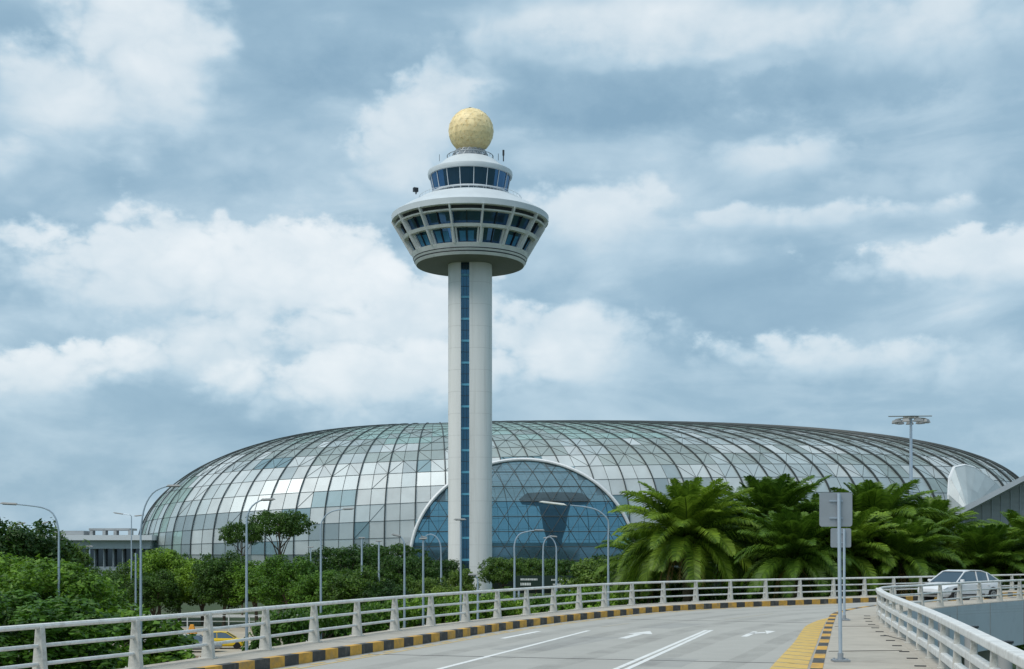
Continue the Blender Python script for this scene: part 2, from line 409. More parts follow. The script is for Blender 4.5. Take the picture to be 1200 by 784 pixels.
inner_pts = [(-3.2, -22, 0), (.0, -9, 0), (2.5, 1, 0), (5.56, 14.4, 0), (7.8, 24.2, 0), (12.0, 43.3, 0), (15.1, 48.6, 0), (18.4, 53.4, 0), (22.8, 58.9, 0), (30, 67, 0), (42, 77.5, 0), (75, 104, 0)]
ikerb_pts = [(-5.6, -22, 0), (-2.2, -9, 0), (.2, 1, 0), (3.1, 14.4, 0), (5.83, 25.4, 0), (7.34, 31.3, 0), (9.5, 39.7, 0), (11.3, 46, 0), (14.2, 52, 0), (17.8, 56.2, 0), (22.0, 60.3, 0), (29.3, 68, 0), (41.5, 78.5, 0), (74.4, 105, 0)]
OUT = spline(outer_pts, .6); KER = spline(kerb_pts, .58); INN = spline(inner_pts, .6); IKE = spline(ikerb_pts, .58)

def strip_between(mb, A, B, z, n=160, mi=0):
    a = resample(A, 1e9) if False else [A[int(i*(len(A)-1)/n)] for i in range(n+1)]
    b = [B[int(i*(len(B)-1)/n)] for i in range(n+1)]
    vs = []
    for p, q in zip(a, b): vs += [(p.x, p.y, z), (q.x, q.y, z)]
    mb.add(vs, [(2*i, 2*i+1, 2*i+3, 2*i+2) for i in range(n)], mi)
mb = MB(); strip_between(mb, OUT, INN, Z0); struct(mb.build('road', M['asphalt']))
def stainmat(name, col, amt, stretch=1.):
    m, nt, b = nmat(name); N = nt.nodes; L = nt.links; b.inputs['Base Color'].default_value = (*col, 1); b.inputs['Roughness'].default_value = .8
    tc = N.new('ShaderNodeTexCoord'); n = N.new('ShaderNodeTexNoise'); n.inputs['Scale'].default_value = .9; n.inputs['Detail'].default_value = 9; n.inputs['Roughness'].default_value = .75
    L.new(tc.outputs['Object'], n.inputs['Vector']); r = N.new('ShaderNodeMapRange'); r.inputs[1].default_value = .35; r.inputs[2].default_value = .75; r.inputs[4].default_value = amt
    L.new(n.outputs['Fac'], r.inputs[0]); tp = N.new('ShaderNodeBsdfTransparent'); mx = N.new('ShaderNodeMixShader')
    L.new(r.outputs[0], mx.inputs[0]); L.new(tp.outputs[0], mx.inputs[1]); L.new(b.outputs[0], mx.inputs[2]); L.new(mx.outputs[0], N['Material Output'].inputs['Surface']); return m
mb = MB(); KK = [p for p in KER if -10 < p.y < 75]
for o0, w_ in ((1.5, .5), (3.1, .5), (4.7, .55), (6.3, .55), (8.0, .5), (9.4, .45)):
    ribbon(mb, KK, o0, o0+w_, Z0+.0015)
struct(mb.build('tyre_tracks', stainmat('tyre_wear', (.16, .155, .145), .22)))
mb = MB(); rp = random.Random(4)
for x, y, a_, b_, rz in ((1.2, 33, 1.4, 5.5, -.4), (5.0, 41, 1.1, 3.2, -.5), (3.2, 27, .9, 2.2, -.3)): mb.box((x, y, Z0), (a_, b_, .0024), rz)
struct(mb.build('asphalt_patches', mat('road_patch', (.33, .325, .305), .9, var=.1, scale=1)))
mb = MB()
for y0 in (29.5, 45.5):
    kk = min(KER, key=lambda p: abs(p.y-y0)); ii = min(IKE, key=lambda p: (p-kk).length) ; ii = min(IKE, key=lambda p: abs(p.y-(y0-3)))
    d_ = (ii-kk); mb.box(((kk.x+ii.x)/2, (kk.y+ii.y)/2, Z0), (d_.length-.4, .07, .007), atan2(d_.y, d_.x))
struct(mb.build('expansion_joints', M['kblack']))
# deck slab with girders at both edges
mb = MB(); bar(mb, OUT, -.28, .35, Z0-1.5, Z0-.02); strip_between(mb, OUT, INN, Z0-.45)
struct(mb.build('bridge_slab', M['pier']))
mb = MB()
CUR = [p for p in INN if p.y > 42]
bar(mb, CUR, -.45, .22, Z0-1.75, Z0+.18)
for i in range(4, len(CUR), 7):      # panel joints
    p = CUR[i]; n = normals(CUR)[i]; mb.box((p.x+n.x*.222, p.y+n.y*.222, Z0-.78), (.05, .03, 1.92), atan2(n.x, -n.y), mi=1)
fas = mb.build('bridge_girder', [M['fascia'], M['pier']]); struct(fas)
mb = MB(); bar(mb, [p for p in INN if p.y <= 42.6], -.45, .22, Z0-1.0, Z0+.18); struct(mb.build('bridge_edge', M['postc']))
# footways and kerbs
mb = MB(); strip_between(mb, OUT, KER, Z0+.2); bar(mb, OUT, -.25, .02, Z0-.05, Z0+.205); struct(mb.build('pavement', M['walk']))
mb = MB(); strip_between(mb, IKE, INN, Z0+.196); bar(mb, INN, -.2, .2, Z0+.185, Z0+.2); struct(mb.build('pavement', M['walk']))
mb = MB(); bar(mb, KER, -.16, .04, Z0-.02, Z0+.212, 0, 1); struct(mb.build('kerb', [M['kyellow'], M['kblack']]))
mb = MB(); bar(mb, IKE, -.04, .17, Z0-.02, Z0+.206, 0, 1, 2); struct(mb.build('kerb', [M['kyellow'], M['kblack']]))
# expansion joints, gullies on the footways
mb = MB()
for i in range(len(INN)):
    p = INN[i]
    if 8 < p.y < 44 and i % 3 == 0:
        n = normals(INN)[i]; mb.box((p.x-n.x*.36, p.y-n.y*.36, Z0+.2), (.2, .12, .02), atan2(-n.y, -n.x))
struct(mb.build('drain_slots', M['plastic']))
mb = MB()
for d, x0, x1 in ((18, 3.9, 6.0), (27.5, 6.55, 8.15), (37, 9.0, 10.3)):
    mb.box(((x0+x1)/2, d, Z0+.2), (x1-x0, .035, .012), .15)
mb.box((9.2, 31.6, Z0+.2), (.04, 2.6, .012), -.05)
struct(mb.build('pavement_joints', M['kblack']))
# painted markings
ZM = Z0+.004
def line(mb, pts, w, z=ZM, mi=0):
    P = spline([Vector((*p, 0)) for p in pts], .5) if len(pts) > 2 else resample([Vector((*p, 0)) for p in pts], .5)
    ribbon(mb, P, -w/2, w/2, z, mi)
def g2(px, py): p = gd(px, py, 2.2); return (p.x, p.y)
def ext(a, b, t): return (a[0]+(a[0]-b[0])*t, a[1]+(a[1]-b[1])*t)
mb = MB()
a, b = g2(515, 784), g2(690, 739); line(mb, [ext(a, b, 1.3), a, b], .13)
a, b = g2(722, 784), g2(828, 738.5); line(mb, [ext(a, b, 1.3), a, b], .12)
a, b = g2(735, 784), g2(834, 738.5); line(mb, [ext(a, b, 1.3), a, b], .12)
a, b = g2(588, 748.4), g2(632, 739.8); line(mb, [a, b], .17)
def arrow(mb, px0, py0, px1, py1, w=.2, turn=0):
    a, b = Vector((*g2(px0, py0), 0)), Vector((*g2(px1, py1), 0)); t = (b-a).normalized(); n = Vector((t.y, -t.x, 0)); Ln = (b-a).length
    def P(u, v): q = a+t*(u*Ln)+n*v; return (q.x, q.y, ZM)
    if turn == 0:
        mb.add([P(0, -w/2), P(0, w/2), P(.62, w/2), P(.62, -w/2)], [(0, 1, 2, 3)])
        mb.add([P(.6, -w*1.5), P(.6, w*1.5), P(1, 0)], [(0, 1, 2)])
    else:
        mb.add([P(0, -w/2), P(0, w/2), P(.45, w*.6), P(.55, -w*.5)], [(0, 1, 2, 3)])
        mb.add([P(.55, -w*.5), P(.45, w*.6), P(.62, w*2.2), P(.75, w*1.7)], [(0, 1, 2, 3)])
        mb.add([P(.46, w*2.6), P(.98, w*1.3), P(.9, w*3.2)], [(0, 1, 2)])
        mb.add([P(.5, -w*.5), P(.5, w*.5), P(.8, w*.4), P(.8, -w*.4)], [(0, 1, 2, 3)])
arrow(mb, 729, 748.4, 762, 739.6, .24); arrow(mb, 872, 746.2, 888, 738.8, .17, 1)
struct(mb.build('lane_markings', M['white']))
mb = MB()
a, b = g2(706, 734.5), g2(737, 730.5); line(mb, [a, b], .14)
a, b = g2(850, 726), g2(905, 719); line(mb, [a, b], .10)
struct(mb.build('faded_lane_markings', M['faint']))
mb = MB()
KY = [p for p in KER if p.y < 60]
for k in range(0, len(KY)-1, 2): ribbon(mb, KY[k:k+2], .26, .36, ZM); 
for k in range(0, len(KY)-1, 1): ribbon(mb, KY[k:k+2], .48, .55, ZM)
HT = [p for p in IKE if p.y < 47]; HT = resample(HT, 1.05); NN = normals(HT)
for k in range(len(HT)-2):
    p, q = HT[k], HT[k+1]; n = NN[k]; n2 = NN[k+1]
    def ww(y): return (.55+.22*min(1, max(0, (33-y)/12)))*min(1, max(.08, (47.2-y)/7))
    sk = (HT[k+1]-HT[k])*.55; gap = (q-p)*.10
    vs = [p-n*.16, p-n*(.16+ww(p.y))+sk, q-n2*(.16+ww(q.y))+sk-gap, q-n2*.16-gap]
    mb.add([(v.x, v.y, ZM) for v in vs], [(0, 3, 2, 1)])
struct(mb.build('yellow_markings', M['yellow']))

# ---------------------------------------------------------------- railings
def post_mesh():
    mb = MB(); H_ = .86      # tapered fin: wide at the foot, narrow at the head, leaning outwards
    vs = []
    for y in (-.055, .055): vs += [(-.135, y, 0), (.125, y, 0), (.045, y, H_), (-.06, y, H_)]
    mb.add(vs, [(0, 1, 2, 3), (7, 6, 5, 4), (0, 4, 5, 1), (1, 5, 6, 2), (2, 6, 7, 3), (3, 7, 4, 0)])
    mb.box((0, 0, .008), (.34, .2, .022))
    for q in ((-.145, -.075), (.145, -.075), (.145, .075), (-.145, .075)): mb.box((q[0], q[1], .03), (.025, .025, .03))
    return mb
def railing(P, label, r=(.044, .033, .033), spacing=2.4, hts=(.87, .56, .27), off=0.):
    root = thing('guard_railing', label, 'railing', (0, 0, 0)); z = Z0+.2
    for h, rr in zip(hts, r):
        mb = MB(); mb.tube([(p.x, p.y, z+h) for p in resample(P, 1.2)], rr, 8); mb.build('rail', M['railw'], root, smooth=True)
    Q = resample(P, spacing); NQ = normals(Q); me = None
    for p, n in zip(Q[1:-1], NQ[1:-1]):
        if me is None:
            o = post_mesh().build('post', M['postc'], root, bevel=.015); me = o
        else: o = me.copy(); COL.objects.link(o); o.parent = root
        o.location = (p.x, p.y, z); o.rotation_euler = (0, 0, atan2(n.y, n.x)+pi)
    return root
railing([p for p in OUT if -5 < p.y < 100], 'long curving concrete and steel railing along the outer road edge before trees and palms')
def railing_flat(P, label):           # near right parapet: broad flat rails
    root = thing('guard_railing', label, 'railing'); z = Z0+.2
    for (z0, z1, a, b) in ((.80, .92, -.09, .10), (.46, .58, -.06, .06), (.14, .28, -.06, .06)):
        mb = MB(); bar(mb, resample(P, 2.4), a, b, z+z0, z+z1); mb.build('rail', M['railw'], root, bevel=.02)
    Q = resample(P, 2.2); NQ = normals(Q); me = None; SX = .62
    for p, n in zip(Q, NQ):
        if me is None: o = post_mesh().build('post', M['postc'], root, bevel=.015); me = o
        else: o = me.copy(); COL.objects.link(o); o.parent = root
        o.location = (p.x, p.y, z); o.rotation_euler = (0, 0, atan2(n.y, n.x)); o.scale = (SX, 1, 1)
railing_flat([p for p in INN if 1 < p.y < 43.6], 'straight pale railing with broad flat rails beside the footway, nearest on the right')
railing([p for p in INN if 43.9 < p.y < 95], 'short white railing on top of the blue grey girder, in front of the car', r=(.045, .035, .035), spacing=2.5)

# columns in the gap and piers
for px, py, d, lb in ((1177, 751, 35, 'nearest of three round grey columns with dark caps beyond the right railing'), (1138, 733.5, 42, 'middle of three round grey columns with dark caps beyond the right railing'), (1106, 721.5, 48, 'farthest of three round grey columns with dark caps beyond the right railing')):
    p = at(px, py, d); t = thing('round_column', lb, 'column', (p.x, p.y, 0), group='columns beside the bridge')
    mb = MB(); mb.lathe([(0, 0), (.2, 0), (.2, p.z-.06), (0, p.z-.06)], 20); mb.build('shaft', M['pier'], t, True)
    mb = MB(); mb.lathe([(0, p.z-.06), (.235, p.z-.06), (.235, p.z), (0, p.z+.01)], 20); mb.build('cap', M['dark'], t, True)
for x, y, lb in ((20, 58, 'thick bridge pier under the curved blue grey girder'), (31, 70.5, 'thick bridge pier under the far end of the curved girder')):
    mb = MB(); mb.lathe([(0, 0), (.9, 0), (.9, 3.2), (1.8, 4.2), (0, 4.2)], 24); o = mb.build('bridge_pier', M['pier'], smooth=True); o.location = (x, y, 0); tag(o, lb, 'pier')

# ---------------------------------------------------------------- control tower
TD = 230.; K = TD/F
tw = thing('control_tower', 'tall white airport control tower with golden ball on top and blue window strip', 'control tower', ((551-600)*K, TD, 0))
zy = lambda y: CZ+(HY-y)*K
rr = lambda h: h*K
zt = zy(312)
# shaft: two rounded concrete shells with a slot facing the camera
def halfshell(mb, a0, a1, r=3.8, depth=3.8):
    pass
R0 = rr(25.6); xs0, xs1 = -10*K, -.2*K
def shellpoly(side):
    p = []
    n = 20
    # superellipse outline, rounded square plan
    pts = []
    for i in range(96):
        a = 2*pi*i/96; c, s = cos(a), sin(a); e = 2/3.2
        pts.append((R0*math.copysign(abs(c)**e, c), R0*math.copysign(abs(s)**e, s)))
    if side < 0: q = [p for p in pts if p[0] < xs0]; cut = xs0
    else: q = [p for p in pts if p[0] > xs1]; cut = xs1
    q.sort(key=lambda p: atan2(p[1], p[0]-cut if side > 0 else -(p[0]-cut)))
    yy = R0*(1-abs(cut/R0)**3.2)**(1/3.2)
    if side > 0: return [(cut, -yy)]+q+[(cut, yy)]
    return [(cut, yy)]+[(x, y) for x, y in q][::-1]+[(cut, -yy)]
for sd in (-1, 1):
    mb = MB(); mb.prism(shellpoly(sd), 0, zt, 0); mb.build('shaft_wall', M['concrete'], tw, smooth=True)
mb = MB(); y = 335.
while y < 680:
    for sd in (-1, 1):
        pl = shellpoly(sd); cx_ = sum(p[0] for p in pl)/len(pl); mb.prism([(p[0]+(.012 if p[0] > cx_ else 0)*sd*(1 if sd > 0 else -1)*0+p[0]*.0022, p[1]*1.0022) for p in pl], zy(y)-.03, zy(y)+.03)
    y += 25.3
mb.build('pour_joint', mat('joint_grey', (.63, .63, .61), .8), tw)
gy = -R0+.55
mb = MB(); mb.box(((xs0+xs1)/2, gy+.1, zt/2), (xs1-xs0, .2, zt), mi=0)
mb.box(((xs0+xs1)/2, -gy-.1, zt/2), (xs1-xs0, .2, zt), mi=0); strip = mb.build('window_strip', M['blueglass'], tw)
y = 327.
while y < 690:
    mb = MB(); mb.box(((xs0+xs1)/2, gy-.06, zy(y)), (xs1-xs0-.02, .18, .36)); mb.build('spandrel', M['cyan'], strip); y += 25.3
mb = MB()
y = 314.6
while y < 690:
    mb.box(((xs0+xs1)/2, gy-.02, zy(y)), (xs1-xs0-.02, .1, .06)); y += 12.65 if True else 0
for q in (.33, .66): mb.box((xs0+(xs1-xs0)*q, gy-.03, zt/2), (.05, .1, zt))
mb.build('mullion', M['dark'], strip)
# bowl underside and lower ring
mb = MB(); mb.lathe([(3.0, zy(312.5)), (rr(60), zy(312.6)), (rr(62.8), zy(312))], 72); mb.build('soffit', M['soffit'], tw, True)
mb = MB(); mb.lathe([(rr(60), zy(312.2)), (rr(63), zy(312)), (rr(65), zy(309)), (rr(64.4), zy(308.5)), (rr(66.4), zy(305.5)), (rr(65.9), zy(305)), (rr(68.8), zy(299.5)), (rr(58), zy(299.5))], 90)
mb.build('lower_ring', M['cabwhite'], tw, True)
mb = MB(); mb.lathe([(rr(64.9), zy(308.9)), (rr(65.6), zy(308.2)), (rr(65.4), zy(307.7))], 90); mb.lathe([(rr(66.2), zy(305.5)), (rr(66.9), zy(304.9)), (rr(66.6), zy(304.4))], 90)
mb.build('groove_shade_band', M['dark'], tw, True)  # dark bands colour in the shade at the ring steps
# slanted drum: outer line from (91,y257) to (68.5,y293)
yT, yB, hT, hB = 262., 300.5, 91., 68.
def sl_r(t): return rr(hT+(hB-hT)*t)
def sl_z(t): return zy(yT+(yB-yT)*t)
REC = .85
mb = MB()
mb.lathe([(sl_r(1)-REC, sl_z(1.02)), (sl_r(0)-REC, sl_z(-.02))], 15*4, a0=radians(-13)); drum = mb.build('drum_glazing', M['cabglass'], tw)
for t0, t1, out in ((-.05, .015, .0), (.12, .16, .0), (.49, .575, .05)):
    mb = MB(); mb.lathe([(sl_r(t1)-REC-.1, sl_z(t1)), (sl_r(t1)+out-.1, sl_z(t1)), (sl_r(t0)+out-.1, sl_z(t0)), (sl_r(t0)-REC-.1, sl_z(t0)), (sl_r(t1)-REC-.1, sl_z(t1))], 90)
    mb.build('floor_ring', M['cabwhite'], tw, True)
mb = MB(); mb.lathe([(sl_r(.125)-REC*.6, sl_z(.125)), (sl_r(.02)-REC*.6, sl_z(.02))], 90); mb.build('louvre_band', M['dark'], tw)
NR = 15
for i in range(NR):
    a = radians(-13+24*i); mb = MB(); w = .13
    da = Vector((cos(a), sin(a), 0)); ra = Vector((sin(a), -cos(a), 0))
    vs = []
    for sgn in (-1, 1):
        for (r_, z_) in ((sl_r(1)-REC, sl_z(1)), (sl_r(1)+.22, sl_z(1)), (sl_r(0)+.22, sl_z(0)), (sl_r(0)-REC, sl_z(0))):
            p = ra*r_+da*(w*sgn); vs.append((p.x, p.y, z_))
    mb.add(vs, [(0, 1, 2, 3), (7, 6, 5, 4), (0, 4, 5, 1), (1, 5, 6, 2), (2, 6, 7, 3), (3, 7, 4, 0)])
    mb.build('rib', M['cabwhite'], tw)
    # window jambs and the post in each bay
    for f_, ww in ((.085, .13), (.915, .13), (.5, .05)):
        a2 = a+radians(24*f_); da2 = Vector((cos(a2), sin(a2), 0)); ra2 = Vector((sin(a2), -cos(a2), 0))
        for t0, t1 in ((.575, 1.0),) if f_ != .5 else ((.16, .49), (.575, 1.)):
            vs = []; mb = MB()
            for sgn in (-1, 1):
                for (r_, t_) in ((-REC-.05, t1), (-REC+.35, t1), (-REC+.35, t0), (-REC-.05, t0)):
                    p = ra2*(sl_r(t_)+r_)+da2*(ww*sgn); vs.append((p.x, p.y, sl_z(t_)))
            mb.add(vs, [(0, 1, 2, 3), (7, 6, 5, 4), (0, 4, 5, 1), (1, 5, 6, 2), (2, 6, 7, 3), (3, 7, 4, 0)])
            mb.build('window_jamb' if f_ != .5 else 'window_post', M['cabwhite'] if f_ != .5 else M['dark'], drum)
    rb = random.Random(i)
    mb = MB()
    for k in range(2):
        f0 = .2+.32*k; f1 = f0+.24; t0 = .62+.05*rb.random(); t1 = .92
        ps = []
        for f_, t_ in ((f0, t1), (f1, t1), (f1, t0), (f0, t0)):
            a2 = a+radians(24*f_); r_ = sl_r(t_)*cos(radians(3))-REC+.10; ps.append((sin(a2)*r_, -cos(a2)*r_, sl_z(t_)))
        mb.add(ps, [(0, 1, 2, 3)])
    if rb.random() < .7: mb.build('window_blind', M['blind'], drum)
# roof rim and sloping roof
mb = MB(); mb.lathe([(rr(86), zy(262.0)), (rr(91.5), zy(262.0)), (rr(92), zy(255.5)), (rr(90), zy(254.0))], 90); mb.build('roof_rim', M['cabroof'], tw, True)
mb = MB(); mb.lathe([(rr(90), zy(254.2)), (rr(76), zy(245.5)), (rr(62), zy(238.5)), (rr(60), zy(236.5)), (rr(44), zy(235.5)), (rr(44), zy(231.5))], 90); mb.build('sloping_roof', M['cabroof'], tw, True)
mb = MB(); mb.lathe([(rr(42), zy(229.9)), (rr(45.5), zy(229.5)), (rr(45.5), zy(227.9)), (rr(42), zy(227.7))], 72); mb.build('sill_ring', M['terminalw'], tw, True)
mb = MB(); mb.lathe([(rr(42.3), zy(231.5)), (rr(47.0), zy(207.5))], 36); mb.build('cab_glazing', M['cabglass'], tw)
for i in range(18):
    a = 2*pi*(i+.35)/18; mb = MB()
    mb.tube([(sin(a)*rr(42.6), -cos(a)*rr(42.6), zy(231.3)), (sin(a)*rr(47.4), -cos(a)*rr(47.4), zy(207.5))], .07, 6); mb.build('cab_mullion', M['terminalw'], tw)
mb = MB(); mb.lathe([(rr(44), zy(208.7)), (rr(49), zy(208.5)), (rr(49.8), zy(205.5)), (rr(49.4), zy(203.0)), (rr(47), zy(201.9)), (rr(38), zy(196.5)), (rr(30), zy(189.5)), (rr(27), zy(188.0)), (0, zy(188.0))], 90); mb.build('upper_roof', M['cabroof'], tw, True)
mb = MB(); mb.tube([(sin(2*pi*i/60)*rr(46.9), -cos(2*pi*i/60)*rr(46.9), zy(229.2)) for i in range(61)], .06, 5)
for i in range(30): a = 2*pi*i/30; mb.tube([(sin(a)*rr(46.9), -cos(a)*rr(46.9), zy(231.5)), (sin(a)*rr(46.9), -cos(a)*rr(46.9), zy(229.2))], .04, 4)
mb.build('balcony_rail', M['terminalw'], tw)
# radome and its lattice drum
mb = MB()
NL = 18
for i in range(NL):
    a, b = 2*pi*i/NL, 2*pi*(i+1)/NL
    for (p, q) in ((a, b), (b, a)): mb.tube([(sin(p)*rr(23), -cos(p)*rr(23), zy(187)), (sin(q)*rr(18), -cos(q)*rr(18), zy(177.5))], .07, 5)
for h_, yy in ((23, 187), (20.5, 182), (18.5, 178.5), (27, 183.5)): mb.tube([(sin(2*pi*i/40)*rr(h_), -cos(2*pi*i/40)*rr(h_), zy(yy)) for i in range(41)], .07, 5)
for i in range(24): a = 2*pi*i/24; mb.tube([(sin(a)*rr(27), -cos(a)*rr(27), zy(187)), (sin(a)*rr(27), -cos(a)*rr(27), zy(183.5))], .04, 4)
mb.build('lattice_drum', M['signgrey'], tw)
mb = MB(); mb.lathe([(0, zy(187)), (rr(14), zy(187)), (rr(14), zy(178)), (0, zy(178))], 30); mb.build('radome_base', M['terminal'], tw, True)
import bmesh
bm = bmesh.new(); bmesh.ops.create_icosphere(bm, subdivisions=4, radius=rr(26.2)); me = bpy.data.meshes.new('radome'); bm.to_mesh(me); bm.free()
for p in me.polygons: p.use_smooth = True
me.materials.append(M['radome']); rd = bpy.data.objects.new('radome', me); COL.objects.link(rd); rd.parent = tw; rd.location = (.15, 0, zy(154))
# raised panel seams of the radome
bm = bmesh.new(); bmesh.ops.create_icosphere(bm, subdivisions=3, radius=rr(26.35))
mb = MB()
rs = random.Random(3)
for e in bm.edges:
    if rs.random() < .8: mb.tube([e.verts[0].co, e.verts[1].co], .035, 3, cap=False)
bm.free(); seam = mb.build('panel_seam', mat('radome_seam', (.85, .74, .46), .6), rd)
mb = MB(); mb.tube([(0, 0, zy(128)), (0, 0, zy(126.3))], .28, 8); mb.build('beacon', M['dark'], tw)
mb = MB(); mb.tube([(rr(39), -1, zy(191)), (rr(39), -1, zy(179))], .1, 6); mb.box((rr(39), -1, zy(181)), (.35, .35, .9)); mb.build('antenna', M['dark'], tw)
mb = MB(); mb.tube([(rr(33), 0, zy(188)), (rr(33), 0, zy(180))], .05, 5); mb.build('antenna', M['dark'], tw)
mb = MB(); mb.tube([(-rr(36), 0, zy(189)), (-rr(36), 0, zy(181))], .04, 5); mb.build('antenna', M['dark'], tw)
mb = MB(); mb.tube([(-rr(62), -3, zy(233)), (-rr(62), -3, zy(227))], .12, 6); mb.box((-rr(62.5), -3, zy(228)), (.8, .6, .7), .5); mb.build('camera_mount', M['dark'], tw)
mb = MB()
for i in range(44): a = 2*pi*i/44; mb.tube([(sin(a)*rr(60), -cos(a)*rr(60), zy(236)), (sin(a)*rr(60), -cos(a)*rr(60), zy(233))], .03, 4)
mb.tube([(sin(2*pi*i/60)*rr(60), -cos(2*pi*i/60)*rr(60), zy(233)) for i in range(61)], .035, 4); mb.build('terrace_rail', M['terminalw'], tw)

# ---------------------------------------------------------------- glass dome
YC = 355.; XP = -20.4; HS = 32.95; AL = 73.8; AR = 154.8; BD = 75.; PM = 2.75
def planr(ph):
    c, s = cos(ph), sin(ph); a = AR if c > 0 else AL
    return (abs(c/a)**PM+abs(s/BD)**PM)**(-1/PM)
def nexp(ph): return 2.95+.85*cos(ph)
def surf(ph, z, off=0.):
    """point on the shell at bearing ph and height z above its widest level (z<0: skirt)"""
    r = planr(ph); n = nexp(ph)
    if z <= 0: rho = 1-.02*min(1, -z/8.)
    else: rho = max(0, 1-(min(z, HS)/HS)**n)**(1/n)
    return Vector((XP+(rho*r+off)*cos(ph), YC+(rho*r+off)*sin(ph), CZ+z))
def surft(ph, t, off=0.):
    n = nexp(ph); r = planr(ph); ro = max(0, cos(t))**(2/n); z = HS*max(0, sin(t))**(2/n)
    return Vector((XP+(ro*r+off*cos(t))*cos(ph), YC+(ro*r+off*cos(t))*sin(ph), CZ+z+off*sin(t)))
def shellY(x, zrel, off=0.):
    lo, hi = YC-BD*1.05, YC
    for _ in range(40):
        y = (lo+hi)/2; ph = atan2(y-YC, x-XP); dist = math.hypot(x-XP, y-YC); n = nexp(ph)
        rho = 1 if zrel <= 0 else max(0, 1-(zrel/HS)**n)**(1/n)
        if dist > planr(ph)*rho: lo = y
        else: hi = y
    return (lo+hi)/2-off
PX0, PZ0, PA, PB = 2.4, -1.5, 23.9, 22.0           # portal ellipse
def in_portal(p, k=1.):
    return p.y < YC-20 and ((p.x-PX0)/PA)**2+((p.z-CZ-PZ0)/PB)**2 < k*k
dome = thing('glass_dome_building', 'wide low glass domed building of green grey and white panels behind the control tower', 'glass dome')
# bearings at equal arc length along the plan
ring = [(i*2*pi/3600) for i in range(3601)]; acc = [0]
pp = [Vector((planr(a)*cos(a), planr(a)*sin(a), 0)) for a in ring]
for i in range(3600): acc.append(acc[-1]+(pp[i+1]-pp[i]).length)
NRIB = 98; NS = NRIB*2; ph_list = []; j = 0
for k in range(NS):
    s = acc[-1]*k/NS
    while acc[j+1] < s: j += 1
    ph_list.append(ring[j]+(ring[j+1]-ring[j])*(s-acc[j])/(acc[j+1]-acc[j]))
# row parameters at roughly equal arc along the front profile
ts = []; tt = [i*pi/2/600 for i in range(601)]; prof = [surft(-pi/2, t) for t in tt]; ac = [0]
for i in range(600): ac.append(ac[-1]+(prof[i+1]-prof[i]).length)
NROW = 25; j = 0
for k in range(NROW+1):
    s = ac[-1]*k/NROW
    while j < 599 and ac[j+1] < s: j += 1
    ts.append(tt[j]+(tt[j+1]-tt[j])*(s-ac[j])/(ac[j+1]-ac[j]))
glass_mats = ['g_clear', 'g_mid', 'g_white', 'g_pale', 'g_grey', 'g_blue', 'g_back']
mb = MB(); rg = random.Random(11); lastq = {}
for k in range(NS):
    p0, p1 = ph_list[k], ph_list[(k+1) % NS]
    if k == NS-1: p1 += 2*pi
    pm = (p0+p1)/2
    for r in range(NROW):
        c = (surft(pm, (ts[r]+ts[r+1])/2))
        if in_portal(c, 1.0): continue
        u = (c.z-CZ)/HS; x = c.x; right = x > 35; back = c.y > YC
        q = rg.random()
        if r in lastq and rg.random() < .42: q = lastq[r]
        lastq[r] = q
        if u > .86: mi = 0 if q < .92 else 1
        elif u > .76: mi = 0 if q < .5 else 1
        elif u > .62: mi = 1 if q < .72 else (3 if q < .88 else 2)
        else:
            if x < -72: mi = 0 if q < .45 else (3 if q < .75 else 4)
            elif right: mi = 2 if q < .45 else (3 if q < .85 else 1)
            else: mi = 2 if q < .46 else (3 if q < .70 else (4 if q < .93 else 5))
        if right and u > .62: mi = 1 if q < .6 else (3 if q < .9 else 2)
        if right and u > .88: mi = 0
        if back: mi = 6
        vs = [surft(p0, ts[r]), surft(p1, ts[r]), surft(p1, ts[r+1]), surft(p0, ts[r+1])]
        mb.add(vs, [(0, 1, 2, 3)], mi)
mb.build('glass_shell', [M[g] for g in glass_mats], dome)
# skirt
mb = MB()
for k in range(NS):
    p0, p1 = ph_list[k], ph_list[(k+1) % NS]
    if k == NS-1: p1 += 2*pi
    for (za, zb, mi) in ((-8.2, -3.2, 1), (-3.2, 0, 0)):
        a, b, c, d = surf(p0, za), surf(p1, za), surf(p1, zb), surf(p0, zb)
        a.z, b.z = CZ+za, CZ+za
        mb.add([a, b, c, d], [(0, 1, 2, 3)], mi if (k % 5 or mi) else 2)
mb.build('base_wall', [M['g_grey'], M['darkglass'], M['g_white']], dome)
# steel ribs, each along one meridian
for k in range(NRIB):
    ph = ph_list[2*k]
    if ph < pi*.04 or ph > pi*.96 or True:
        pts = [surf(ph, -8.0, .15)]+[surft(ph, tt[i], .15) for i in range(0, 500, 8)]
        th = .13+.13*max(0, min(1, (pts[0].x-20)/80.))
        seg = []; runs = []
        for p in pts:
            if in_portal(p, 1.0): 
                if len(seg) > 1: runs.append(seg)
                seg = []
            else: seg.append(p)
        if len(seg) > 1: runs.append(seg)
        mb = MB()
        for s in runs: mb.tube(s, th, 5, cap=False)
        mb.build('rib', M['rib'], dome)
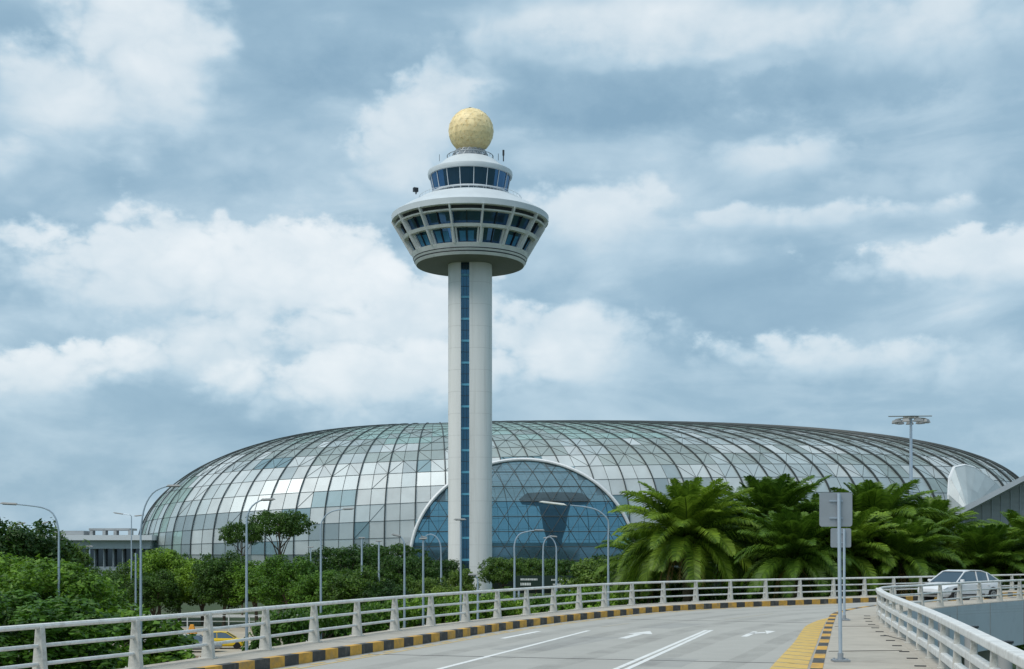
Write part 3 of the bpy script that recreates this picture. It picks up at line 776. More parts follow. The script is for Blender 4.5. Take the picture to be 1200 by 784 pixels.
# fine glazing bars: rows, half columns and diagonals
mb = MB()
for r in range(0, NROW-8):
    run = []
    for k in range(NS+1):
        ph = ph_list[k % NS]; p = surft(ph, ts[r], .04)
        if in_portal(p, 1.0):
            if len(run) > 1: mb.tube(run, .055, 3, cap=False)
            run = []
        else: run.append(p)
    if len(run) > 1: mb.tube(run, .055, 3, cap=False)
for k in range(1, NS, 2):
    run = []
    for r in range(0, NROW-8):
        p = surft(ph_list[k], ts[r], .04)
        if in_portal(p): 
            if len(run) > 1: mb.tube(run, .055, 3, cap=False)
            run = []
        else: run.append(p)
    if len(run) > 1: mb.tube(run, .055, 3, cap=False)
rg = random.Random(5)
for k in range(NS):
    for r in range(NROW-4):
        pm = surft(ph_list[k], ts[r]); u = (pm.z-CZ)/HS
        if u > .86 or (u < .5 and rg.random() < .88) or (u >= .5 and rg.random() < .25): continue
        if pm.y > YC: continue
        a = surft(ph_list[k], ts[r], .04); b = surft(ph_list[(k+1) % NS], ts[r+1], .04)
        c = surft(ph_list[(k+1) % NS], ts[r], .04); d = surft(ph_list[k], ts[r+1], .04)
        if in_portal(a) or in_portal(b) or in_portal(c) or in_portal(d): continue
        if (k+r) % 2: mb.tube([a, b], .05, 3, cap=False)
        else: mb.tube([c, d], .05, 3, cap=False)
mb.build('glazing_bars', M['rib'], dome)
# entrance arch
def pe(x, z, off): return Vector((x, shellY(x, z, off), CZ+z))
arc = []
for i in range(81):
    a = pi*1.16*i/80-pi*.08; x, z = PX0+PA*cos(a), PZ0+PB*sin(a)
    if z > -8: arc.append(pe(x, z, 1.2))
mb = MB(); mb.tube(arc, .36, 8); portal = mb.build('entrance_arch', M['arch'], dome, True)
mb = MB(); mb.tube([p+Vector((0, 1.0, 0)) for p in arc], .45, 6); mb.build('arch_flange', M['terminal'], portal, True)
rows = [-4.0, -1.2, 1.7, 4.9, 8.1, 11.3, 14.5, 17.7, 20.4]
mb = MB()
for r in range(len(rows)-1):
    mi = {0: 2, 1: 2, 2: 1, 3: 1, 4: 1}.get(r, 0) if True else 0
    z0, z1 = rows[r], rows[r+1]
    for s in range(4):
        za, zb = z0+(z1-z0)*s/4, z0+(z1-z0)*(s+1)/4
        wa = PA*sqrt(max(0, 1-((za-PZ0)/PB)**2)); wb = PA*sqrt(max(0, 1-((zb-PZ0)/PB)**2))
        for i in range(20):
            f0, f1 = -1+i/10, -1+(i+1)/10
            mb.add([pe(PX0+wa*f0, za, .75), pe(PX0+wa*f1, za, .75), pe(PX0+wb*f1, zb, .75), pe(PX0+wb*f0, zb, .75)], [(0, 1, 2, 3)], mi)
mb.build('arch_glazing', [M['p_top'], M['p_low'], M['p_bot']], portal)
mb = MB()
def clipw(z): return PA*sqrt(max(0, 1-((z-PZ0)/PB)**2))
for r, z in enumerate(rows[1:-1]):
    w = clipw(z); mb.tube([pe(PX0+w*f/12, z, .85) for f in range(-12, 13)], .075, 4, cap=False)
sp = 4.0
for r in range(len(rows)-1):
    z0, z1 = rows[r], rows[r+1]; o0 = (r % 2)*sp/2; o1 = ((r+1) % 2)*sp/2
    for i in range(-9, 10):
        x0 = PX0+i*sp+o0
        for x1 in ([PX0+i*sp+o1+(sp if o1 < o0 else 0), PX0+i*sp+o1-(0 if o1 < o0 else 0)] if o1 < o0 else [PX0+i*sp+o1, PX0+i*sp+o1-sp]):
            A = (x0, z0); B = (x1, z1); pts = []
            for s in range(7):
                x = A[0]+(B[0]-A[0])*s/6; z = A[1]+(B[1]-A[1])*s/6
                if ((x-PX0)/PA)**2+((z-PZ0)/PB)**2 < .99: pts.append(pe(x, z, .85))
            if len(pts) > 1: mb.tube(pts, .06, 4, cap=False)
mb.build('arch_glazing_bars', M['rib'], portal)
# inside the dome
mb = MB(); mb.box((5, 345, 5), (120, 2, 10)); mb.box((5, 320, 3), (110, 40, 6)); mb.box((5, 340, 10.6), (110, 22, 1.2)); mb.build('inner_wall', M['interior'], dome)
mb = MB(); mb.box((3, 291, 4.2), (44, 1.5, 8.3)); mb.build('entrance_shade', M['dark'], dome)  # second box is a dark block put in for the entrance shade
fx = (650-600)/F*298; fn = thing('reflection_funnel', 'dark funnel shape added behind the blue entrance arch glass as the control tower reflection', 'funnel', (fx, 299, 0))  # dark solid added behind the glass to imitate the tower's reflection
zf = lambda y: CZ+(HY-y)/F*294
mb = MB(); mb.lathe([(0, zf(577)), (6.4, zf(577)), (8.1, zf(584)), (7.4, zf(590)), (3.6, zf(592)), (2.9, zf(605)), (2.6, zf(618)), (1.7, zf(632)), (2.4, 2), (0, 2)], 28); mb.build('funnel_body', M['funnel'], fn, True)
# white fan-shaped side canopy at the right end of the dome
def fpt(px, py, d): return at(px, py, d)
can = thing('fan_canopy', 'white translucent fan shaped glass canopy at the right end of the dome', 'canopy')
mb = MB(); base_l = [(1112, 598), (1112, 575), (1114, 556), (1119, 546.5)]; top = [(1119, 546.5), (1130, 545.5), (1142, 549), (1155, 557), (1166, 566), (1172, 573)]
o = at(1118, 602, 270)
outl = [at(1113, 600, 268), at(1112, 580, 268), at(1113, 560, 269), at(1118, 548, 270), at(1130, 545.5, 272), at(1142, 549, 274), at(1154, 557, 276), at(1166, 566, 278), at(1176, 577, 280), at(1170, 604, 272)]
ctr = at(1132, 600, 266)
for i in range(len(outl)-1):
    mid = [(outl[i]*.5+ctr*.5)+Vector((0, -.6, 0)), (outl[i+1]*.5+ctr*.5)+Vector((0, -.6, 0))]
    mb.add([outl[i], outl[i+1], mid[1], mid[0]], [(0, 1, 2, 3)]); mb.add([mid[0], mid[1], ctr+Vector((0, -1, 0))], [(0, 1, 2)])
sh = mb.build('canopy_glass', M['g_white'], can, False)
md = sh.modifiers.new('solid', 'SOLIDIFY'); md.thickness = .25
mb = MB(); mb.tube(outl, .35, 6)
for p in outl[1:-1]: mb.tube([p, (p+ctr)*.5+Vector((0, -.7, 0)), ctr+Vector((0, -1.1, 0))], .1, 4)
mb.build('canopy_frame', M['arch'], can)

# ---------------------------------------------------------------- other buildings
def wedge(px_list, d0, d1, mbx, mi=0, splay=False):
    """upright outline given as photo positions at distance d0, extruded back to d1"""
    a = [at(px, py, d0) for px, py in px_list]; n = len(a); b = [Vector((p.x*(d1/d0 if splay else 1), d1, p.z)) for p in a]
    mbx.add(a+b, [tuple(range(n)), tuple(range(n, 2*n))[::-1]]+[(i+n, (i+1) % n+n, (i+1) % n, i) for i in range(n)], mi)
rt = thing('sloped_roof_building', 'grey building with a long slanting roof behind the palms at the right edge', 'building')
mb = MB(); wedge([(1120, 602), (1200, 561), (1290, 515), (1290, 690), (1120, 690)], 150, 178, mb, splay=True); mb.build('wall', M['roofgrey'], rt)
mb = MB(); wedge([(1116, 600.5), (1200, 557), (1295, 508), (1295, 515), (1200, 563.5), (1121, 605)], 147, 181, mb, splay=True); mb.build('roof_edge', M['terminal'], rt)
mb = MB()
for i in range(14):
    x = 1130+i*11; y0 = 561+(1200-x)*.512; p = at(x, y0+6, 149.8); mb.box((p.x, 149.95, p.z-8), (.05, .12, 16))
mb.build('wall_joints', M['terminal'], rt)
tb = thing('terminal_building', 'long flat grey terminal building with white roof band left of the dome', 'building')
mb = MB(); wedge([(20, 664), (172, 664), (172, 700), (20, 700)], 300, 340, mb); mb.build('ground_storey', M['terminal'], tb)
mb = MB(); wedge([(10, 641), (174, 641), (174, 664), (10, 664)], 301, 340, mb); mb.build('glazing', M['darkglass'], tb)
mb = MB(); wedge([(0, 632), (176, 632), (176, 643), (0, 643)], 298, 342, mb); mb.build('blue_band', M['fascia'], tb)
mb = MB(); wedge([(-10, 627), (178, 627), (178, 633), (-10, 633)], 296, 344, mb); mb.build('roof', M['terminalw'], tb)
mb = MB()
for x0, x1, y0, y1 in ((62, 98, 622, 627), (104, 152, 619, 621.5)): wedge([(x0, y0), (x1, y0), (x1, y1), (x0, y1)], 306, 312, mb)
for x in (105, 120, 133, 150): wedge([(x, 621), (x+3.5, 621), (x+3.5, 627.5), (x, 627.5)], 306, 308, mb)
mb.build('roof_plant', M['roofgrey'], tb)
mb = MB()
for i in range(14): x = 22+i*11; wedge([(x, 641), (x+1, 641), (x+1, 664), (x, 664)], 299.6, 300.9, mb)
mb.build('column_row', M['terminal'], tb)
lw = thing('covered_walkway', 'low white roofed walkway between the trees below the terminal building', 'walkway', (0, 0, 0))
mb = MB(); wedge([(112, 686), (165, 686), (165, 689), (112, 689)], 170, 174, mb); wedge([(108, 698), (166, 698), (166, 700), (108, 700)], 150, 152, mb); mb.build('walkway_roof', M['terminalw'], lw)
mb = MB()
for x in (116, 128, 141, 154): wedge([(x, 698), (x+1.2, 698), (x+1.2, 734), (x, 734)], 150.5, 150.7, mb); wedge([(x, 688), (x+1, 688), (x+1, 724), (x, 724)], 171, 171.2, mb)
mb.build('walkway_posts', M['terminalw'], lw)

# ---------------------------------------------------------------- street lamps
def lamp(px, d, path, head=None, label='', r=.07, group='street lamps among the trees', headmat='lamphead'):
    """path: photo positions from the pole top outwards; pole stands on the ground below its first point"""
    X0 = (px-600)/F*d
    t = thing('street_lamp', label, 'street lamp', (X0, d, 0), group=group)
    P = [Vector((0, 0, 0)), Vector((0, 0, 4))]
    loc = lambda q: Vector(((q[0]-600)/F*d-X0, 0, CZ+(HY-q[1])/F*d))
    q0 = loc(path[0]); P.append(Vector((0, 0, q0.z-.3)))
    mb = MB(); mb.tube([P[0], P[1], Vector((0, 0, q0.z))], [r*1.35, r*1.15, r*.85], 8); mb.build('pole', M['lamp'], t, True)
    if len(path) > 1:
        A = spline([loc(q) for q in path], .25); A = [a for a in A]
        mb = MB(); mb.tube(A, [r*.8-(r*.35)*i/len(A) for i in range(len(A))], 6); mb.build('arm', M['lamp'], t, True)
    if head:
        for hx, hy, L_, tilt in head:
            c = loc((hx, hy)); mb = MB(); Rm = Matrix.Rotation(-tilt, 3, 'Y')
            mb.box((0, 0, 0), (L_, .28, .1), mtx=Rm, top=(.75, .7)); mb.box((0, 0, -.06), (L_*.7, .22, .05), mtx=Rm)
            o = mb.build('lamp_head', M[headmat], t, bevel=.02); o.location = c
    return t
lamp(69, 72, [(69, 640), (68.5, 620), (63, 603), (52, 595.5), (35, 592.5), (14, 590.5)], [(11, 590, 1.0, -.05)], 'tall grey street lamp with long curved arm above the leftmost trees')
lamp(4, 110, [(4.5, 640), (6, 626), (12, 618), (20, 615)], [(24, 613.5, .9, .2)], 'small curved lamp in front of the tree at the left edge', r=.11)
lamp(31, 115, [(31, 634)], [(31, 632, 1.7, 0)], 'short pole with a flat white lamp head among the leftmost trees', headmat='lamphead_w')
lamp(53, 140, [(56, 640), (56, 625), (53, 616)], [(52, 612.5, 1.1, .25)], 'lamp head peeping out right of the leftmost treetop')
lamp(77, 130, [(77, 636)], [(77, 635, .7, 0)], 'plain grey pole just right of the tall left lamp')
lamp(105, 130, [(105, 641)], [(105, 640, .7, 0)], 'plain white pole before the dark glazing of the terminal')
lamp(154, 150, [(154, 605), (153, 603.5), (142, 602)], [(139, 601.5, 1.3, -.15), (163, 604, 1.2, .1)], 'twin headed lamp left of the dome, over the terminal roof')
lamp(165, 70, [(165, 640), (165, 622), (169, 596), (178, 579), (190, 571.5), (200, 569.5)], [(204, 569, .8, .0)], 'tall pale lamp post with hooked arm at the left end of the dome')
lamp(159, 85, [(159, 648)], None, 'thin grey pole close left of the hooked lamp', r=.06)
lamp(289, 70, [(289, 625), (289.5, 607), (294, 595), (302, 588), (310, 585.5)], [(314, 585, .8, .05)], 'tall pale lamp post left of the umbrella shaped tree')
lamp(376, 85, [(376, 635), (376, 616), (381, 605), (390, 599), (404, 596.5)], [(408, 596, .8, .05)], 'tall pale lamp post with curved arm right of the umbrella shaped tree')
lamp(364, 150, [(364, 642)], [(364, 641, .8, 0)], 'thin pole just right of the umbrella shaped tree')
lamp(424, 140, [(424, 631)], [(424, 630, .8, 0)], 'straight white pole, first right of the curved lamp before the dome', r=.1)
lamp(444, 145, [(444, 635)], [(444, 634, .8, 0)], 'straight white pole, second right of the curved lamp before the dome', r=.1)
lamp(474, 88, [(474, 645), (473.5, 636), (471, 631), (467, 628)], [(464.5, 627, .7, -.2)], 'slim lamp post leaning its short arm left, left of the entrance arch')
lamp(496, 90, [(496, 632)], [(496, 631, .6, 0)], 'straight slim pole at the left foot of the entrance arch', r=.07)
lamp(517, 140, [(517, 655), (516, 638), (511, 629), (504, 626), (499, 628)], [(497, 629, .8, -.2)], 'hooked lamp just left of the control tower shaft', r=.1)
lamp(540, 90, [(540, 610)], [(539, 608.5, .9, 0)], 'slim pole standing in front of the control tower window strip', r=.07)
lamp(560, 80, [(560, 690), (559.5, 678), (556, 674)], [(554, 673, .6, 0)], 'short post with tiny arm at the foot of the control tower', r=.07)
lamp(603, 120, [(603, 655), (603, 638), (608, 627), (618, 623), (628, 621.5)], [(632, 621, 1., 0)], 'curved lamp right of the tower, left of the road sign arms', r=.1)
lamp(636.5, 105, [(636.5, 650), (637, 638), (641, 630), (646, 628)], [(649, 628.5, .6, -.1)], 'nearer of two lamps forming an arch shape before the funnel', r=.08)
lamp(652, 130, [(652, 655), (651.5, 640), (647, 631), (642, 629)], [(640, 630, .6, .1)], 'farther of two lamps forming an arch shape before the funnel', r=.1)
lamp(713, 80, [(713, 630), (713, 611), (709, 605), (700, 598), (688, 594.5), (668, 592)], [(648, 589.5, 1.75, -.12)], 'tall lamp post in front of the arch with long arm reaching left', headmat='lamphead_w')
lamp(727, 150, [(727, 655)], [(727, 654, .5, 0)], 'short thin pole beside the light green bush and the palms', r=.09)
# high mast
d = 170; hm = thing('high_mast_light', 'very tall white mast with a ring of floodlights above the palms', 'high mast light', ((1067.5-600)/F*d, d, 0))
zz = lambda y: CZ+(HY-y)/F*d
mb = MB(); mb.tube([(0, 0, 0), (0, 0, zz(490))], [.38, .16], 12); mb.build('mast', M['lamp'], hm, True)
mb = MB(); mb.lathe([(0, zz(490)), (.9, zz(490)), (1.0, zz(488)), (0, zz(487))], 20); mb.tube([(-2.9, 0, zz(488)), (2.7, 0, zz(487.5))], .07, 5); mb.tube([(sin(a*pi/10)*1.9, cos(a*pi/10)*1.9, zz(491.5)) for a in range(21)], .07, 5); mb.build('head_ring', M['soffit'], hm)
fl = None
for i in range(9):
    a = 2*pi*i/9+.2
    mb = MB(); mb.box((sin(a)*2.0, cos(a)*1.9, zz(494)), (.95, .75, .38), -a, top=(.7, .7)); mb.tube([(sin(a)*.9, cos(a)*.9, zz(489.5)), (sin(a)*2.0, cos(a)*2.0, zz(492.5))], .05, 4); mb.build('floodlight', M['lamphead'], hm)

# ---------------------------------------------------------------- road signs
def roundrect(w, h, r, n=5):
    o = []
    for cx, cz, a0 in ((w/2-r, h/2-r, 0), (-w/2+r, h/2-r, pi/2), (-w/2+r, -h/2+r, pi), (w/2-r, -h/2+r, 3*pi/2)):
        for i in range(n+1): a = a0+pi/2*i/n; o.append((cx+r*cos(a), cz+r*sin(a)))
    return o
def panel(mb, w, h, y0, y1, cz, cx=0, r=.05):
    o = roundrect(w, h, r); n = len(o)
    mb.add([(cx+x, y0, cz+z) for x, z in o]+[(cx+x, y1, cz+z) for x, z in o], [tuple(range(n)), tuple(range(n, 2*n))[::-1]]+[(i+n, (i+1) % n+n, (i+1) % n, i) for i in range(n)])
for px, py, tp, pw, ph_, cx, lb in ((985, 775, 577, 38.5, 40, -6.5/F, 'nearer grey road sign seen from behind, large square plate on a tall post'), (989.3, 727, 619, 24, 22.5, -3/F, 'farther grey road sign seen from behind, small plate on a thin post on the footway')):
    b = gd(px, py, 2.0); s_ = thing('road_sign', lb, 'road sign', (b.x, b.y, Z0+.2)); d = b.y; k = d/F
    top = CZ+(HY-tp)*k-(Z0+.2)
    mb = MB(); mb.tube([(0, 0, 0), (-2*k if tp < 600 else 0, 0, top-.02)], .035 if tp < 600 else .04, 10); mb.build('post', M['lamp'], s_, True)
    mb = MB(); mb.box((0, 0, .02), (.3, .3, .035)); 
    for q in ((-.1, -.1), (.1, -.1), (.1, .1), (-.1, .1)): mb.lathe([(0, .06), (.02, .06), (.02, .03)], 6, (q[0], q[1], 0))
    mb.tube([(0, 0, .03), (0, 0, .16)], .055, 10); mb.build('base_plate', M['signgrey'], s_)
    mb = MB(); panel(mb, pw*k, ph_*k, .06, .075, top-ph_*k/2, (-4.5 if tp < 600 else -3.3)*k); mb.build('sign_plate', M['signgrey'], s_)
    mb = MB()
    for q in (.25, .75): mb.box(((-4.5 if tp < 600 else -3.3)*k, .045, top-ph_*k*q), (pw*k*.4, .03, .02))
    mb.build('bracket', M['lamp'], s_)
# big direction sign in front of the hedge
d = 150; gs = thing('direction_sign', 'wide dark green direction sign with white lettering right of the tower foot', 'road sign', at(638, 690, d)); gs.location.z = 0
k = d/F; zt_ = lambda y: CZ+(HY-y)*k
mb = MB(); panel(mb, 66*k, 16*k, -.06, .06, zt_(682.5), 0, .2); mb.build('sign_board', M['signdark'], gs)
mb = MB(); rs = random.Random(2)
for yy, x0, x1, h_ in ((679, -28, -8, 2.2), (684.5, -28, -16, 3.0), (679.5, 8, 13, 2), (679.5, 16, 28, 2.2), (685, 10, 22, 2.2)):
    x = x0
    while x < x1:
        w = rs.uniform(.7, 1.6); mb.box(((x+w/2)*k, -.075, zt_(yy)), (w*k, .02, h_*k)); x += w+.5
mb.build('lettering', M['signwhite'], gs)
for x in (-30, 30):
    mb = MB(); mb.tube([(x*k, .15, 0), (x*k, .15, zt_(675))], .12, 8); mb.build('post', M['lamp'], gs, True)
bp = at(1215, 668, 85); dp = thing('dark_signboard', 'dark blue blank board on posts at the right edge in front of the palms', 'board', (bp.x, 79, 0))
k = 79/F; zq = lambda y: CZ+(HY-y)*k
mb = MB(); panel(mb, 52*k, 44*k, -.1, .1, zq(668), 0, .08); mb.build('board', M['darkblue'], dp)
for x in (-22, 22):
    mb = MB(); mb.box((x*k, .15, zq(646)/2), (.12, .12, zq(646)-.1)); mb.build('post', M['lamp'], dp)

# ---------------------------------------------------------------- cars
def car(paint, label, loc, rz, L_=4.5, detail=True):
    t = thing('parked_car' if not detail else 'car', label, 'car', loc, rz)
    # stations along x (front = +x): x, bottom, shoulder, halfwidth, nose/top z
    st = [(-2.22, .42, .72, .62, .80), (-2.15, .30, .80, .76, .98), (-1.85, .24, .86, .84, 1.02), (-1.3, .22, .86, .87, .98), (-.4, .22, .84, .875, .96), (.5, .22, .83, .875, .95), (1.1, .22, .80, .87, .92), (1.7, .24, .74, .84, .84), (2.05, .28, .66, .76, .74), (2.24, .36, .56, .60, .62)]
    mb = MB(); rings = []
    for x, zb, zs, hw, ztp in st:
        rings.append([(x, -hw*.80, zb), (x, -hw, zb+.14), (x, -hw*1.01, (zb+zs)/2+.05), (x, -hw*.985, zs), (x, -hw*.86, ztp-.015), (x, -hw*.4, ztp+.02), (x, hw*.4, ztp+.02), (x, hw*.86, ztp-.015), (x, hw*.985, zs), (x, hw*1.01, (zb+zs)/2+.05), (x, hw, zb+.14), (x, hw*.80, zb)])
    n = 12; vs = [v for r in rings for v in r]; fs = []
    for i in range(len(rings)-1):
        for k in range(n): fs.append((i*n+k, i*n+(k+1) % n, (i+1)*n+(k+1) % n, (i+1)*n+k))
    fs.append(tuple(range(n))[::-1]); fs.append(tuple((len(rings)-1)*n+k for k in range(n)))
    mb.add(vs, fs); body = mb.build('body', paint, t, True)
    # greenhouse glass and roof
    gh = [(-1.95, 1.0, .70, 1.0), (-1.35, .97, .74, 1.30), (-.75, .95, .76, 1.43), (.0, .94, .76, 1.455), (.45, .93, .76, 1.38), (1.18, .91, .74, .935)]
    mb = MB(); vs = []
    for x, zb, hw, z1 in gh: vs += [(x, -hw, zb), (x, -hw+.17*(z1-zb)/.5, z1), (x, hw-.17*(z1-zb)/.5, z1), (x, hw, zb)]
    fs = [(i*4+k, i*4+k+1, (i+1)*4+k+1, (i+1)*4+k) for i in range(5) for k in range(3)]
    mb.add(vs, fs); mb.build('window_glass', M['carglass'], t, False)
    mb = MB()   # roof skin + pillars
    vs = []
    for x, hw, z in ((-1.30, .575, 1.335), (-.75, .605, 1.452), (.0, .60, 1.477), (.42, .60, 1.405)): vs += [(x, -hw, z-.01), (x, -hw*.8, z+.012), (x, hw*.8, z+.012), (x, hw, z-.01)]
    mb.add(vs, [(i*4+k, (i+1)*4+k, (i+1)*4+k+1, i*4+k+1) for i in range(3) for k in range(3)])
    for s in (-1, 1):
        mb.tube([(1.2, s*.755, .93), (.44, s*.605, 1.40)], .032, 6); mb.tube([(.44, s*.605, 1.40), (0, s*.61, 1.465), (-.75, s*.615, 1.44), (-1.32, s*.59, 1.32), (-1.98, s*.70, 1.0)], .032, 6)
        mb.tube([(-.32, s*.765, .95), (-.36, s*.61, 1.45)], .03, 5); mb.tube([(-1.15, s*.755, .96), (-1.18, s*.60, 1.36)], .045, 5)
    mb.build('roof', paint, t, True)
    if not detail:
        mb = MB()
        for wx in (-1.35, 1.36):
            for s in (-1, 1): mb.tube([(wx, s*.62, .31), (wx, s*.87, .31)], .31, 14)
        mb.build('wheels', M['tyre'], t, True); return t
    for wx in (-1.35, 1.36):
        for s in (-1, 1):
            mb = MB(); mb.tube([(wx, s*.66, .315), (wx, s*.885, .315)], .315, 24); w_ = mb.build('wheel', M['tyre'], t, True)
            mb = MB(); mb.tube([(wx, s*.88, .315), (wx, s*.895, .315)], .20, 20)
            mb.build('rim', M['rim'], w_, True)
            mb = MB()
            for q in range(5):
                a = 2*pi*q/5; mb.box((wx+cos(a+.63)*.12, s*.898, .315+sin(a+.63)*.12), (.05, .006, .05))
            mb.build('rim_hole', M['plastic'], w_)
    for wx in (-1.35, 1.36):
        for s in (-1, 1):
            mb = MB(); mb.tube([(wx, s*.6, .33), (wx, s*.878, .33)], .365, 24); mb.build('wheel_arch', M['plastic'], t, True)
    for s in (-1, 1):
        mb = MB(); mb.add([(2.20, s*.40, .60), (2.10, s*.72, .64), (1.86, s*.80, .76), (2.04, s*.46, .73)], [(0, 1, 2, 3), (3, 2, 1, 0)]); o = mb.build('headlight', M['chead'], t); o.modifiers.new('s', 'SOLIDIFY').thickness = .05
        mb = MB(); mb.box((.98, s*.90, 1.0), (.12, .18, .12)); mb.build('wing_mirror', paint, t, bevel=.03)
        mb = MB(); mb.box((-2.14, s*.58, .84), (.1, .24, .16)); mb.build('tail_lamp', M['tail'], t)
        mb = MB()
        for x in (-.36, 1.0): mb.box((x, s*.887, .62), (.012, .01, .5))
        mb.box((.3, s*.885, .36), (2.0, .01, .05)); mb.build('door_gap', M['plastic'], t)
        mb = MB()
        for x in (-.15, -1.0): mb.box((x, s*.895, .79), (.16, .03, .03))
        mb.build('door_handle', paint, t)
    mb = MB(); mb.box((2.215, 0, .42), (.06, 1.1, .14)); mb.build('grille', M['plastic'], t, bevel=.01)
    mb = MB(); mb.box((2.20, 0, .57), (.06, .5, .05)); mb.build('upper_grille', M['plastic'], t)
    mb = MB(); mb.box((2.26, 0, .44), (.02, .42, .10)); mb.build('number_plate', M['plastic'], t)
    return t
pf, prr = gd(1117, 706.5, 2.2), gd(1146, 704.6, 2.2)
hd = (pf-prr); ang = atan2(hd.y, hd.x)-.24
mid = (pf+prr)/2; side = Vector((-sin(ang), cos(ang), 0)); off_ = -side*.85 if side.y < 0 else side*.85
car(M['carwhite'], 'silver white compact car driving round the bend behind the short railing', (mid.x+off_.x+.35, mid.y+off_.y-.2, Z0+.004), ang)
for px, py, pm, lb, rz in ((260, 748, 'caryellow', 'bright yellow car parked in the yard below the left railing', .1), (228, 752, 'carsilver', 'silver car parked left of the yellow car below the railing', .15),
                           (172, 744, 'carwhite', 'white car parked in the yard beside the leftmost trees', .3), (388, 747, 'cardark', 'dark car parked below the railing beside the trees', .2), (372, 750, 'carsilver', 'grey car parked just left of the dark car below the railing', .1),
                           (455, 742, 'carwhite', 'white car seen low between the railing posts, left of the tower', 2.9)):
    p = gd(px, py+12, 8.15); car(M[pm], lb, (p.x, p.y, .05), rz, detail=False)
# white delivery truck below, at far left
p = gd(22, 778, 8.15); tr = thing('box_truck', 'white box truck parked low behind the left railing under the trees', 'truck', (p.x, p.y, .05), .4)
mb = MB(); mb.box((0, 0, 1.75), (4.6, 2.1, 2.3)); mb.build('cargo_box', M['terminalw'], tr, bevel=.06)
mb = MB(); mb.box((3.2, 0, 1.25), (1.6, 1.95, 1.5), top=(.72, .92)); mb.build('cab', M['terminalw'], tr, bevel=.08)
mb = MB(); mb.box((3.75, 0, 1.62), (.7, 1.7, .55), top=(.5, .9)); mb.build('windscreen', M['carglass'], tr)
mb = MB(); mb.box((.6, 0, .5), (6.2, 1.1, .2)); mb.build('chassis', M['plastic'], tr)
for x in (-1.3, 3.1):
    for s in (-1, 1): mb = MB(); mb.tube([(x, s*.75, .42), (x, s*1.0, .42)], .42, 16); mb.build('wheel', M['tyre'], tr, True)
# van
p = gd(560, 744, 8.15)
# orange draped sheet and low wall in the yard
p = gd(225, 745, 8.15); mb = MB(); 
for i in range(7):
    a = i/6; mb.add([(-1.1+2.2*a, -.5, 0), (-1.1+2.2*a, .5, 0), (-.3+.6*a, .15, 1.9+.25*sin(i*2.1)), (-.3+.6*a, -.15, 1.9+.25*sin(i*2.1))], [(0, 1, 2, 3)])
mb = MB(); mb.box((0, 0, .95), (2.0, 1.1, 1.9), top=(.35, .4)); mb.box((.4, -.3, .5), (1.6, .9, 1.0), .5, top=(.6, .5)); o = mb.build('orange_tarpaulin', M['orange'], bevel=.1); o.scale = (.5, .5, .6); o.location = (p.x, p.y, .05); tag(o, 'orange tarpaulin heap in the yard above the yellow car', 'tarpaulin')
mb = MB(); mb.box((0, 0, .5), (64, .4, 1.0)); o = mb.build('low_wall', mat('stained_wall', (.33, .24, .16), .9, var=.2, scale=1.2, dirt=((.10, .05, .03), .9, .9))); o.location = (-30, 93, 0); o.rotation_euler = (0, 0, .12); tag(o, 'long low stained wall below the left railing at the yard edge', 'wall')
mb = MB()
for i in range(22): mb.box((-24+i*2.2, 0, .9), (.12, .12, 1.8))
for z in (.5, 1.1, 1.7): mb.box((0, 0, z), (48, .06, .06))
o = mb.build('yard_fence', M['steel']); o.location = (-26, 141, 0); tag(o, 'thin grey metal fence behind the parked cars in front of the trees', 'fence')
for i, (px, lb) in enumerate(((428, 'left concrete block beneath the trees'), (606, 'pale stone block at the hedge foot, right of the tower'), (630, 'second pale stone block at the hedge foot'), (655, 'third pale stone block at the hedge foot, by the sign'))):
    p = gd(px, 722+4*(i == 0), 6.5); mb = MB(); mb.box((0, 0, .6), (1.6, .8, 1.2)); o = mb.build('stone_block', M['walk'], bevel=.08); o.location = (p.x, p.y, 0.5); tag(o, lb, 'block', 'blocks at the hedge foot')

# ---------------------------------------------------------------- vegetation
def leaf_cloud(mb, rnd, c, rad, n, size, up=.55):
    cx, cy, cz = c
    for _ in range(n):
        while True:
            x, y, z = rnd.uniform(-1, 1), rnd.uniform(-1, 1), rnd.uniform(-1, 1); q = x*x+y*y+z*z
            if .12 < q < 1: break
        nrm = Vector((x*.8+rnd.gauss(0, .45), y*.8+rnd.gauss(0, .45), z*.8+up+rnd.gauss(0, .45)))
        if nrm.length < .05: nrm = Vector((0, 0, 1))
        nrm.normalize(); t = nrm.orthogonal().normalized(); t.rotate(Matrix.Rotation(rnd.uniform(0, 2*pi), 3, nrm)); b = nrm.cross(t)
        s = size*rnd.uniform(.6, 1.35); w = s*.55; p = Vector((cx+x*rad[0], cy+y*rad[1], cz+z*rad[2]))
        mb.add([p-t*s*.5, p+b*w*.5-nrm*s*.08, p+t*s*.5, p-b*w*.5-nrm*s*.08], [(0, 1, 2, 3)])
